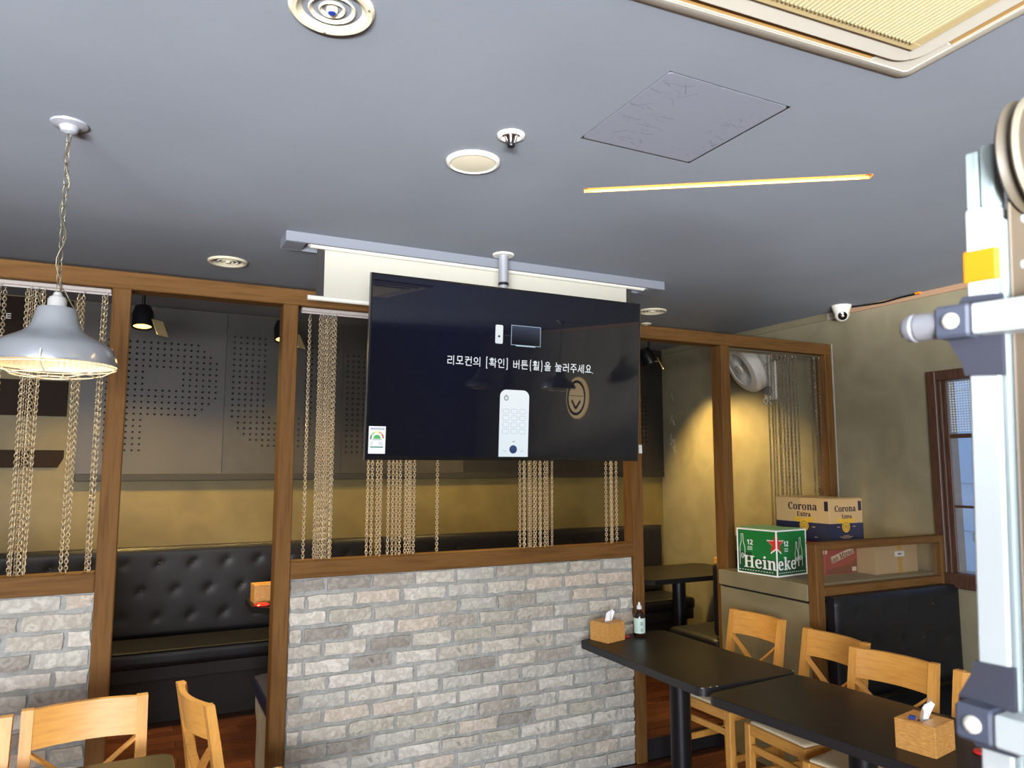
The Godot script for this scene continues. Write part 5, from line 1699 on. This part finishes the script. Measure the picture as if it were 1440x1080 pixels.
func cartons() -> void:
	var st: SurfaceTool
	# green twelve-bottle carton
	var t := thing("green_beer_carton", Vector3(3.268, 1.040, -3.165), 7.0, "green beer carton with white edges and red star on the olive ledge", "carton")
	var w := 0.27
	var d := 0.275
	var h := 0.262
	carton_body(t, w, d, h, M.green_card)
	st = mb()
	boxm(st, Vector3(-0.0006, 0.006, -d + 0.006), Vector3(0.0, h * 0.36, -0.006), 0)
	boxm(st, Vector3(0.006, 0.006, 0.0), Vector3(w - 0.006, h * 0.36, 0.0006), 0)
	boxm(st, Vector3(-0.0006, h * 0.36, -d + 0.006), Vector3(0.0, h * 0.48, -d + 0.10), 0)
	ob("dark_band", st, M.green_dark, t)
	st = mb()
	for e in [[Vector3(0, h / 2, 0), Vector3(0.010, h, 0.010)], [Vector3(0, h / 2, -d), Vector3(0.010, h, 0.010)], [Vector3(w, h / 2, 0), Vector3(0.010, h, 0.010)], [Vector3(0, 0.004, -d / 2), Vector3(0.008, 0.009, d)], [Vector3(w / 2, 0.004, 0), Vector3(w, 0.009, 0.008)], [Vector3(0, h - 0.004, -d / 2), Vector3(0.008, 0.009, d)], [Vector3(w / 2, h - 0.004, 0), Vector3(w, 0.009, 0.008)]]:
		box(st, e[0], e[1] * Vector3(1, 1, 1) - Vector3(0.002, 0, 0.002), 0.0015)
	ob("white_border", st, M.card_white, t)
	# lid flaps, one slightly lifted
	st = mb(); box(st, Vector3(w / 2, h + 0.003, -d * 0.74), Vector3(w - 0.01, 0.003, d * 0.5), 0.0005, Basis(Vector3.RIGHT, 0.05)); box(st, Vector3(w / 2, h + 0.002, -d * 0.25), Vector3(w - 0.01, 0.003, d * 0.48), 0.0005, Basis(Vector3.RIGHT, -0.02))
	ob("lid_flap", st, M.green_light, t)
	st = mb()
	var L0 := LF(0, h * 0.70)
	prism(st, half_star(0.070, -1), 0, 0.0008, L0)
	prism(st, half_star(0.070, 1), 0, 0.0008, RF(0, h * 0.70))
	ob("star_outline", st, M.card_white, t)
	st = mb()
	prism(st, half_star(0.057, -1), 0, 0.0014, LF(-0.005, h * 0.70))
	prism(st, half_star(0.057, 1), 0, 0.0014, RF(0.005, h * 0.70))
	ob("star", st, M.star_red, t)
	text("lettering", "Hein", 0.096, "Droid Serif", 700, M.card_white, t, LF(-0.118, 0.070))
	text("lettering", "eke", 0.096, "Droid Serif", 700, M.card_white, t, RF(0.090, 0.070))
	text("lettering", "12", 0.040, "Droid Sans", 700, M.card_white, t, LF(-0.185, h * 0.70))
	text("lettering", "12", 0.040, "Droid Sans", 700, M.card_white, t, RF(0.085, h * 0.70))
	st = mb()
	for i in 3:
		box(st, Vector3(-0.001, h * 0.60 - 0.008 * i, -0.185), Vector3(0.001, 0.003, 0.034), 0)
		box(st, Vector3(0.085, h * 0.60 - 0.008 * i, 0.001), Vector3(0.034, 0.003, 0.001), 0)
	for i in 13:
		box(st, Vector3(-0.001, 0.022, -0.26 + 0.019 * i), Vector3(0.001, 0.004, 0.009), 0)
		box(st, Vector3(0.02 + 0.019 * i, 0.022, 0.001), Vector3(0.009, 0.004, 0.001), 0)
	bottle_outline(st, LF(-d + 0.035, 0.05), 1.15)
	bottle_outline(st, RF(w - 0.055, 0.05), 1.05)
	bottle_outline(st, RF(w - 0.09, 0.05), 0.9)
	ob("line_print", st, M.card_white, t)

	# kraft and navy carton, on top of the red one
	t = thing("kraft_beer_carton", Vector3(3.593, 1.2305, -3.067), 0.5, "kraft and navy beer carton lying on top of the red carton", "carton")
	w = 0.285
	d = 0.40
	h = 0.250
	carton_body(t, w, d, h, M.kraft)
	st = mb()
	boxm(st, Vector3(-0.0006, 0.0, -d), Vector3(0.0, 0.105, 0.0), 0)
	boxm(st, Vector3(-0.0006, 0.0, 0.0), Vector3(w, 0.105, 0.0006), 0)
	ob("navy_band", st, M.carton_navy, t)
	st = mb(); box(st, Vector3(w / 2, h, -d * 0.25), Vector3(w - 0.004, 0.003, d * 0.49), 0.0005, Basis(Vector3.RIGHT, -0.012)); box(st, Vector3(w / 2, h, -d * 0.75), Vector3(w - 0.004, 0.003, d * 0.49), 0.0005, Basis(Vector3.RIGHT, 0.012))
	ob("lid_flap", st, M.kraft, t)
	for q in [[LF(-0.195, 0.198), 0.060], [RF(0.135, 0.190), 0.050]]:
		var tr: Transform3D = q[0]
		text("lettering", "Corona", q[1], "Droid Serif", 700, M.ink_navy, t, tr)
		tr = tr.translated_local(Vector3(0.010, -0.046, 0))
		text("lettering", "Extra", q[1] * 0.62, "Droid Serif", 700, M.ink_navy, t, tr)
	for tr in [LF(-0.185, 0.085), RF(0.135, 0.085)]:
		st = mb()
		var ring := PackedVector2Array()
		for k in 20: ring.append(Vector2(cos(TAU * k / 20), sin(TAU * k / 20)) * 0.033)
		prism(st, ring, 0, 0.0012, tr)
		for sg in [-1.0, 1.0]:
			prism(st, PackedVector2Array([Vector2(sg * 0.012, 0.026), Vector2(sg * 0.050, 0.022), Vector2(sg * 0.075, 0.034), Vector2(sg * 0.068, 0.046), Vector2(sg * 0.070, 0.056), Vector2(sg * 0.050, 0.044), Vector2(sg * 0.030, 0.050)]), 0, 0.0009, tr)
		prism(st, PackedVector2Array([Vector2(-0.014, 0.03), Vector2(0.014, 0.03), Vector2(0.018, 0.048), Vector2(0, 0.042), Vector2(-0.018, 0.048)]), 0, 0.0010, tr)
		ob("crest", st, M.yellow_print, t)
	st = mb()
	for tr in [LF(-0.185, 0.085), RF(0.135, 0.085)]:
		for r in [0.026, 0.022]:
			var ring := []
			for k in 24: ring.append(tr * Vector3(cos(TAU * k / 24) * r, sin(TAU * k / 24) * r, 0.0012))
			tube(st, ring, 0.0008, 4, true)
		for i in 3: box(st, tr * Vector3(0, 0.008 - 0.008 * i, 0.0014), (tr.basis * Vector3(0.026, 0.003, 0.0006)).abs(), 0)
	for q in [LF(-0.02, 0.205), RF(w - 0.025, 0.205)]:
		box(st, q * Vector3(0, 0.0, 0.0008), (q.basis * Vector3(0.026, 0.056, 0.0008)).abs(), 0)
	ob("crest_ink", st, M.ink_navy, t)
	st = mb()
	for q in [[LF(-0.115, 0.080), 0.022], [LF(-0.10, 0.022), 0.022], [RF(0.07, 0.085), 0.02], [RF(0.205, 0.085), 0.02]]:
		box(st, q[0] * Vector3(0, 0, 0.0008), (q[0].basis * Vector3(q[1], 0.004, 0.0008)).abs(), 0)
	for i in 3: box(st, Vector3(0.135, 0.034 - 0.007 * i, 0.001), Vector3([0.05, 0.11, 0.07][i], 0.0028, 0.0008), 0)
	ob("small_print", st, M.kraft, t)

	# red carton behind the mesh
	t = thing("red_beer_carton", Vector3(3.576, 1.040, -3.10), 1.0, "red beer carton with slanted white banner behind the wire mesh", "carton")
	w = 0.28
	d = 0.26
	h = 0.188
	carton_body(t, w, d, h, M.red_card)
	st = mb(); prism(st, PackedVector2Array([Vector2(0.012, 0.004), Vector2(w - 0.004, 0.004), Vector2(w - 0.004, 0.085), Vector2(0.20, 0.05), Vector2(0.012, 0.03)]), 0, 0.0006, Transform3D())
	ob("maroon_field", st, M.maroon_card, t)
	st = mb(); box(st, Vector3(0.150, 0.108, 0.0012), Vector3(0.200, 0.038, 0.001), 0, Basis(Vector3.BACK, 0.26))
	boxm(st, Vector3(-0.0012, 0.12, -0.03), Vector3(0.0, 0.165, -0.004), 0)
	boxm(st, Vector3(0.004, 0.12, 0.0006), Vector3(0.022, 0.165, 0.0012), 0)
	boxm(st, Vector3(w - 0.05, 0.012, 0.0006), Vector3(w - 0.012, 0.036, 0.0012), 0)
	ob("banner", st, M.cream_plastic, t)
	text("lettering", "San Miguel", 0.040, "Droid Serif", 700, M.maroon_card, t, Transform3D(Basis(Vector3.BACK, 0.26), Vector3(0.150, 0.106, 0.0022)))
	st = mb(); box(st, Vector3(0.105, 0.150, 0.001), Vector3(0.02, 0.018, 0.001), 0); box(st, Vector3(0.105, 0.164, 0.001), Vector3(0.026, 0.006, 0.001), 0)
	ob("crest", st, M.yellow_print, t)
	# plain cardboard box
	t = thing("cardboard_box", Vector3(3.862, 1.040, -2.985), 0.0, "plain taped cardboard box behind the mesh, right of the red carton", "box")
	w = 0.375
	d = 0.30
	h = 0.165
	carton_body(t, w, d, h, M.kraft_plain)
	st = mb(); boxm(st, Vector3(0.195, 0.0, 0.0), Vector3(0.235, 0.09, 0.0008), 0); boxm(st, Vector3(0.195, h - 0.002, -d), Vector3(0.235, h - 0.0012, 0.0), 0); boxm(st, Vector3(0.195, h - 0.03, 0.0), Vector3(0.235, h - 0.001, 0.0008), 0)
	ob("tape", st, M.tape, t)
	st = mb(); boxm(st, Vector3(0.17, 0.095, 0.0), Vector3(0.255, 0.126, 0.001), 0)
	ob("label_sheet", st, M.paper_white, t)
	st = mb(); boxm(st, Vector3(0.195, 0.106, 0.001), Vector3(0.228, 0.114, 0.0014), 0)
	ob("label_print", st, M.ink_navy, t)

# ------------------------------------------------------------------ tables and chairs
func make_chair() -> Node3D:
	var t := Node3D.new()
	put(t, "dining_chair")
	var zb := func(y: float) -> float: return -0.165 - (0.0 if y < 0.42 else 0.072 * pow((y - 0.42) / 0.45, 1.2))
	for s in [-1.0, 1.0]:
		var st := mb()
		# back post: swept section, side outline
		var poly := PackedVector2Array()
		var n := 12
		for i in n + 1:
			var y := 0.87 * i / n
			poly.append(Vector2(zb.call(y) + 0.022 - 0.008 * i / n + (0.02 * pow(1.0 - float(i) / n, 3)) * -1.0, y))
		for i in range(n, -1, -1):
			var y := 0.87 * i / n
			poly.append(Vector2(zb.call(y) - 0.020 + 0.004 * i / n - 0.03 * pow(1.0 - float(i) / n, 2), y))
		prism(st, poly, -0.0175, 0.0175, Transform3D(Basis(Vector3.BACK, Vector3.UP, Vector3.LEFT), Vector3(s * 0.170, 0, 0)))
		ob("back_post", st, M.pine, t)
		st = mb(); box(st, Vector3(s * 0.170, 0.235, 0.150), Vector3(0.036, 0.470, 0.036), 0.004)
		ob("front_leg", st, M.pine, t)
	# curved top rail
	var st := mb()
	st.set_smooth_group(1)
	var N := 10
	var pr := []
	for i in N + 1:
		var f := float(i) / N
		var x := lerpf(-0.1535, 0.1535, f)
		var bow := 0.030 * (1.0 - pow(2 * f - 1, 2))
		var col := []
		for q in [[0.748, 0.010], [0.868, 0.010], [0.868, -0.012], [0.748, -0.012]]:
			col.append(Vector3(x, q[0], zb.call(q[0]) + q[1] - bow + 0.002))
		pr.append(col)
	for i in N:
		for k in 4:
			var l := (k + 1) % 4
			var nr: Vector3 = [Vector3.BACK, Vector3.UP, Vector3.FORWARD, Vector3.DOWN][k]
			st.set_smooth_group(10 + k)
			quad(st, pr[i][k], pr[i + 1][k], pr[i + 1][l], pr[i][l], nr)
	ob("top_rail", st, M.pine_along, t)
	# crossed back slats
	for s in [-1.0, 1.0]:
		st = mb()
		var prev := Vector3.ZERO
		for i in 9:
			var f := float(i) / 8
			var y := lerpf(0.735, 0.475, f)
			var p := Vector3(s * lerpf(-0.155, 0.155, f), y, zb.call(y) - 0.020 * (1.0 - pow(2 * f - 1, 2)) + 0.006 * s)
			if i > 0: bar(st, prev, p, 0.010, 0.030, Vector3.BACK, 0.0015)
			prev = p
		ob("cross_slat", st, M.pine, t)
	# seat frame, pad, stretchers
	st = mb()
	box(st, Vector3(0, 0.446, 0.155), Vector3(0.306, 0.048, 0.022), 0.003)
	box(st, Vector3(0, 0.446, -0.160), Vector3(0.306, 0.048, 0.022), 0.003)
	for s in [-1.0, 1.0]: box(st, Vector3(s * 0.173, 0.446, -0.005), Vector3(0.022, 0.048, 0.28), 0.003)
	ob("seat_frame", st, M.pine_along, t)
	st = mb(); cushion(st, Vector3(0, 0.468, 0.000), Vector3(0.340, 0.026, 0.300), 0.011, 0.005)
	ob("seat_pad", st, M.cream_pad, t)
	for s in [-1.0, 1.0]:
		st = mb(); box(st, Vector3(s * 0.172, 0.24, -0.01), Vector3(0.018, 0.032, 0.31), 0.003)
		ob("stretcher", st, M.pine, t)
	st = mb(); box(st, Vector3(0, 0.365, 0.152), Vector3(0.306, 0.032, 0.018), 0.003)
	ob("stretcher", st, M.pine_along, t)
	return t

func chair_at(proto: Node3D, first: bool, top: Vector2, deg: float, label: String, group: String) -> void:
	var o := proto if first else copy(proto, "dining_chair")
	var a := deg_to_rad(deg)
	o.position = Vector3(top.x + 0.24 * sin(a), 0, top.y + 0.24 * cos(a))
	o.rotation_degrees.y = deg
	tag(o, label, "chair", group)

func dining_table(at: Vector3, deg: float, w: float, d: float, label: String) -> void:
	var t := thing("dining_table", at, deg, label, "table")
	var st := mb()
	var A := rrect(w, d, 0.045, 6)
	var top := Transform3D(Basis(Vector3.RIGHT, Vector3.FORWARD, Vector3.UP), Vector3(0, 0.703, 0))
	prism(st, rrect(w - 0.004, d - 0.004, 0.043, 6), 0.034, 0.0365, top)
	ob("tabletop", st, M.black_top, t)
	st = mb(); prism(st, A, 0, 0.035, top)
	ob("edge_band", st, M.black_edge, t)
	st = mb(); lathe(st, [Vector2(0.05, 0.02), Vector2(0.05, 0.703)], 28)
	lathe(st, [Vector2(0, 0.690), Vector2(0.14, 0.690), Vector2(0.14, 0.703)], 24)
	ob("leg", st, M.black_metal, t)
	st = mb(); lathe(st, [Vector2(0, 0), Vector2(0.22, 0.0), Vector2(0.22, 0.012), Vector2(0.06, 0.035), Vector2(0.05, 0.035)], 32)
	ob("base", st, M.black_metal, t)

func tables_and_chairs() -> void:
	var st: SurfaceTool
	dining_table(Vector3(2.437, 0, -3.022), 0.0, 0.565, 0.985, "black dining table standing against the brick panel, bottle on it")
	dining_table(Vector3(2.454, 0, -1.995), 5.5, 0.575, 1.0, "black dining table joined to the first one, nearer the camera")
	dining_table(Vector3(-0.45, 0, -2.465), 1.0, 1.19, 0.59, "black dining table at the bottom left of the picture")
	# wear along the joint: pale chips
	st = mb()
	for q in [[2.165, -2.538, 0.012], [2.205, -2.534, 0.007], [2.24, -2.532, 0.010], [2.715, -2.56, 0.008]]:
		box(st, Vector3(q[0], 0.7395, q[1]), Vector3(q[2], 0.002, 0.006), 0.0005)
	tag(ob("paint_chips", st, M.bench_end), "pale chipped edge spots where the two right tables meet", "paint chips", "", "stuff")
	var p := make_chair()
	chair_at(p, true, Vector2(-0.123, -3.005), 3.0, "pine cross-back chair behind the left table, before the left post", "pine dining chairs")
	chair_at(p, false, Vector2(0.209, -2.945), 102.0, "pine cross-back chair turned sideways beside the left doorway", "pine dining chairs")
	chair_at(p, false, Vector2(-0.514, -2.955), -2.0, "pine cross-back chair cut off by the left picture edge", "pine dining chairs")
	chair_at(p, false, Vector2(3.040, -3.100), -88.0, "pine chair furthest back at the right tables, before the olive ledge", "pine dining chairs")
	chair_at(p, false, Vector2(3.003, -2.560), -92.6, "second pine chair from the partition, before the divider post", "pine dining chairs")
	chair_at(p, false, Vector2(2.915, -2.193), -81.0, "pine chair pushed in before the black divider bench, glossy top rail", "pine dining chairs")
	chair_at(p, false, Vector2(2.950, -1.745), -84.0, "pine chair nearest the metal trolley post", "pine dining chairs")
	# things on the tables
	tissue_box(Vector3(2.302, 0.7395, -3.452), 0.135, 0.13, 0.10, 14.0, true, "bamboo tissue box on the far table against the bricks")
	tissue_box(Vector3(2.375, 0.7395, -1.685), 0.135, 0.13, 0.095, 10.0, true, "bamboo tissue box on the near table beside the trolley")
	var t := thing("sauce_bottle", Vector3(2.505, 0.7395, -3.440), 0, "dark amber bottle with pale mint label at the brick panel's end", "bottle")
	st = mb(); lathe(st, [Vector2(0, 0), Vector2(0.029, 0), Vector2(0.031, 0.004), Vector2(0.031, 0.108), Vector2(0.026, 0.122), Vector2(0.013, 0.136), Vector2(0.012, 0.150), Vector2(0, 0.150)], 28)
	ob("glass", st, M.amber_glass, t)
	st = mb(); lathe(st, [Vector2(0.0312, 0.020), Vector2(0.0316, 0.021), Vector2(0.0316, 0.099), Vector2(0.0312, 0.100)], 28)
	ob("label_sheet", st, M.mint_label, t)
	st = mb()
	for q in [[0.078, 0.018], [0.072, 0.014], [0.066, 0.018], [0.044, 0.010], [0.038, 0.012], [0.032, 0.008]]:
		box(st, Vector3(-0.008, q[0], 0.0308), Vector3(q[1], 0.0025, 0.0014), 0.0)
	ob("label_print", st, M.slate_plastic, t)
	st = mb(); lathe(st, [Vector2(0.014, 0.146), Vector2(0.014, 0.164), Vector2(0.008, 0.167), Vector2(0.006, 0.182), Vector2(0, 0.183)], 20)
	ob("cap", st, M.clear_cap, t)
	for q in [[Vector3(2.425, 0.7395, -3.455), M.dark_red, "dark red bottle opener between tissue box and amber sauce bottle"], [Vector3(2.497, 0.7395, -1.575), M.red, "small red disc opener on the near table before the trolley"]]:
		st = mb(); lathe(st, [Vector2(0, 0), Vector2(0.022, 0), Vector2(0.025, 0.003), Vector2(0.022, 0.009), Vector2(0.010, 0.011), Vector2(0, 0.0105)], 24)
		var o := ob("bottle_opener", st, q[1], self)
		o.position = q[0]
		tag(o, q[2], "bottle opener", "round bottle openers")
	# small wrapped things on the near tissue box
	st = mb(); box(st, Vector3(2.338, 0.8395, -1.70), Vector3(0.030, 0.008, 0.022), 0.003, Basis(Vector3.UP, 0.5))
	tag(ob("blue_wrapper", st, M.blue), "small blue wrapper lying on the near tissue box", "wrapper")

# ------------------------------------------------------------------ foreground trolley
func trolley() -> void:
	var t := thing("lifting_trolley", Vector3(0.94228, 0, -0.56876), 4.57, "tall aluminium trolley frame with yellow label and wheel, blurred in the foreground", "trolley")
	# local: -x faces the camera, +z comes towards the viewer, mast leans slightly
	var lean := Basis(Vector3.RIGHT, 0.036)
	var L := Transform3D(lean, Vector3(0, 1.67, 0.005) - lean * Vector3(0, 1.67, 0))
	var st := mb()
	var B := func(st_: SurfaceTool, a: Vector3, b: Vector3, bev := 0.002) -> void:
		var c := (a + b) / 2.0
		box(st_, L * c, (b - a).abs(), bev, lean)
	B.call(st, Vector3(0, 0.06, -0.0185), Vector3(0.036, 2.000, 0.0185), 0.003)
	ob("mast", st, M.alu, t)
	st = mb()
	B.call(st, Vector3(0.002, 2.0, -0.0165), Vector3(0.030, 2.075, -0.001))
	B.call(st, Vector3(0.002, 2.0, 0.001), Vector3(0.030, 2.080, 0.0175))
	ob("mast_top", st, M.alu_pale, t)
	st = mb(); B.call(st, Vector3(0.004, 0.06, 0.0185), Vector3(0.030, 1.98, 0.0265))
	ob("side_rail", st, M.alu_pale, t)
	st = mb(); B.call(st, Vector3(0.012, 0.08, 0.0270), Vector3(0.16, 2.06, 0.0310))
	var plate := ob("side_plate", st, M.brown_plate, t)
	for q in [[0.045, 1.985], [0.040, 1.925], [0.10, 1.95], [0.13, 2.03]]:
		st = mb()
		lathe(st, [Vector2(0.006, 0.0), Vector2(0.0055, 0.003), Vector2(0, 0.004)], 12, L * Vector3(q[0], q[1], 0.031), frame_of(lean * Vector3.BACK))
		ob("bolt", st, M.alu_pale, plate)
	# yellow label wrapped on the mast
	st = mb(); B.call(st, Vector3(-0.0015, 1.903, -0.0215), Vector3(0.036, 1.945, 0.0195), 0.002)
	ob("yellow_label", st, M.yellow_label, t)
	# wheel, axis along z
	st = mb()
	var wc := L * Vector3(0.046, 2.062, 0.046)
	var WB := frame_of(lean * Vector3.BACK)
	lathe(st, [Vector2(0, 0.010), Vector2(0.050, 0.010), Vector2(0.064, 0.014), Vector2(0.072, 0.012), Vector2(0.074, 0.008), Vector2(0.070, 0.004), Vector2(0.062, 0.0), Vector2(0.070, -0.006), Vector2(0.074, -0.010), Vector2(0.070, -0.014), Vector2(0, -0.014)].duplicate(), 48, wc, WB)
	ob("wheel", st, M.wheel_grey, t)
	st = mb(); lathe(st, [Vector2(0.071, 0.0038), Vector2(0.0750, 0.008), Vector2(0.0725, 0.0128), Vector2(0.0695, 0.0136)], 48, wc, WB)
	ob("wheel_rim", st, mat("rim_pale", c8(120, 114, 98), 0.6), t)
	st = mb(); lathe(st, [Vector2(0.014, 0.010), Vector2(0.012, 0.018), Vector2(0.0, 0.020)], 20, wc, WB)
	ob("wheel_hub", st, M.alu_pale, t)
	# corner joints with bumpers and side tubes
	for q in [[1.834, 1.0], [1.379, -1.0]]:
		var yc: float = q[0]
		var up: float = q[1]
		var bz := 0.0 if up > 0 else 0.012
		var j := Node3D.new()
		put(j, "corner_joint", t)
		st = mb()
		# collar round the mast with a sloping web out to the block
		var pr := PackedVector2Array()
		for v in [Vector2(-0.0205, 0.052), Vector2(0.0245, 0.050), Vector2(0.0245, -0.052), Vector2(-0.0205, -0.050), Vector2(-0.024, -0.034), Vector2(-0.040, -0.004), Vector2(-0.040, 0.036), Vector2(-0.028, 0.040)]:
			pr.append(Vector2(v.x, yc + v.y * up))
		prism(st, pr, -0.005, 0.040, L * Transform3D(Basis(Vector3.BACK, Vector3.UP, Vector3.LEFT) * Basis(Vector3.UP, 0.0), Vector3(0.035, 0, 0)))
		ob("collar", st, M.slate_dark, j)
		st = mb()
		box(st, L * Vector3(-0.012, yc + 0.018 * up, -0.022 + bz), Vector3(0.040, 0.042, 0.044), 0.004, lean)
		ob("block", st, M.slate_plastic, j)
		st = mb()
		lathe(st, [Vector2(0.0, 0.006), Vector2(0.006, 0.006), Vector2(0.010, 0.003), Vector2(0.0105, 0.0)], 20, L * Vector3(-0.032, yc + 0.018 * up, -0.022 + bz), frame_of(Vector3.LEFT))
		ob("cap_bolt", st, M.white_plastic, j)
		st = mb()
		box(st, L * Vector3(-0.012, yc + 0.018 * up, 0.17 + bz), Vector3(0.040, 0.038, 0.338), 0.003, lean)
		ob("side_tube", st, M.alu, j)
		if up < 0: continue
		st = mb()
		lathe(st, [Vector2(0, -0.002), Vector2(0.0185, 0.0), Vector2(0.0185, 0.032), Vector2(0.0165, 0.034), Vector2(0.0165, 0.036), Vector2(0.0190, 0.038), Vector2(0.0180, 0.046), Vector2(0.0130, 0.053), Vector2(0.006, 0.0565), Vector2(0, 0.057)], 28, L * Vector3(-0.010, yc + 0.018 * up, -0.042), frame_of(lean * Vector3.FORWARD))
		ob("bumper", st, M.grey_metal, j)
	# second mast, foot frame and castors (out of the picture, they carry the trolley)
	st = mb(); box(st, Vector3(0.0, 1.0, 0.36), Vector3(0.036, 1.94, 0.036), 0.003)
	ob("rear_mast", st, M.alu, t)
	st = mb(); box(st, Vector3(0.02, 0.075, 0.17), Vector3(0.05, 0.04, 0.60), 0.004)
	box(st, Vector3(0.02, 0.075, -0.10), Vector3(0.40, 0.04, 0.05), 0.004)
	box(st, Vector3(0.02, 0.075, 0.44), Vector3(0.40, 0.04, 0.05), 0.004)
	ob("foot_frame", st, M.alu_pale, t)
	for q in [[-0.15, -0.10], [0.19, -0.10], [-0.15, 0.44], [0.19, 0.44]]:
		st = mb(); lathe(st, [Vector2(0, -0.012), Vector2(0.026, -0.012), Vector2(0.028, 0.0), Vector2(0.026, 0.012), Vector2(0, 0.012)], 20, Vector3(q[0], 0.028, q[1]), frame_of(Vector3.RIGHT))
		ob("castor", st, M.black_metal, t)
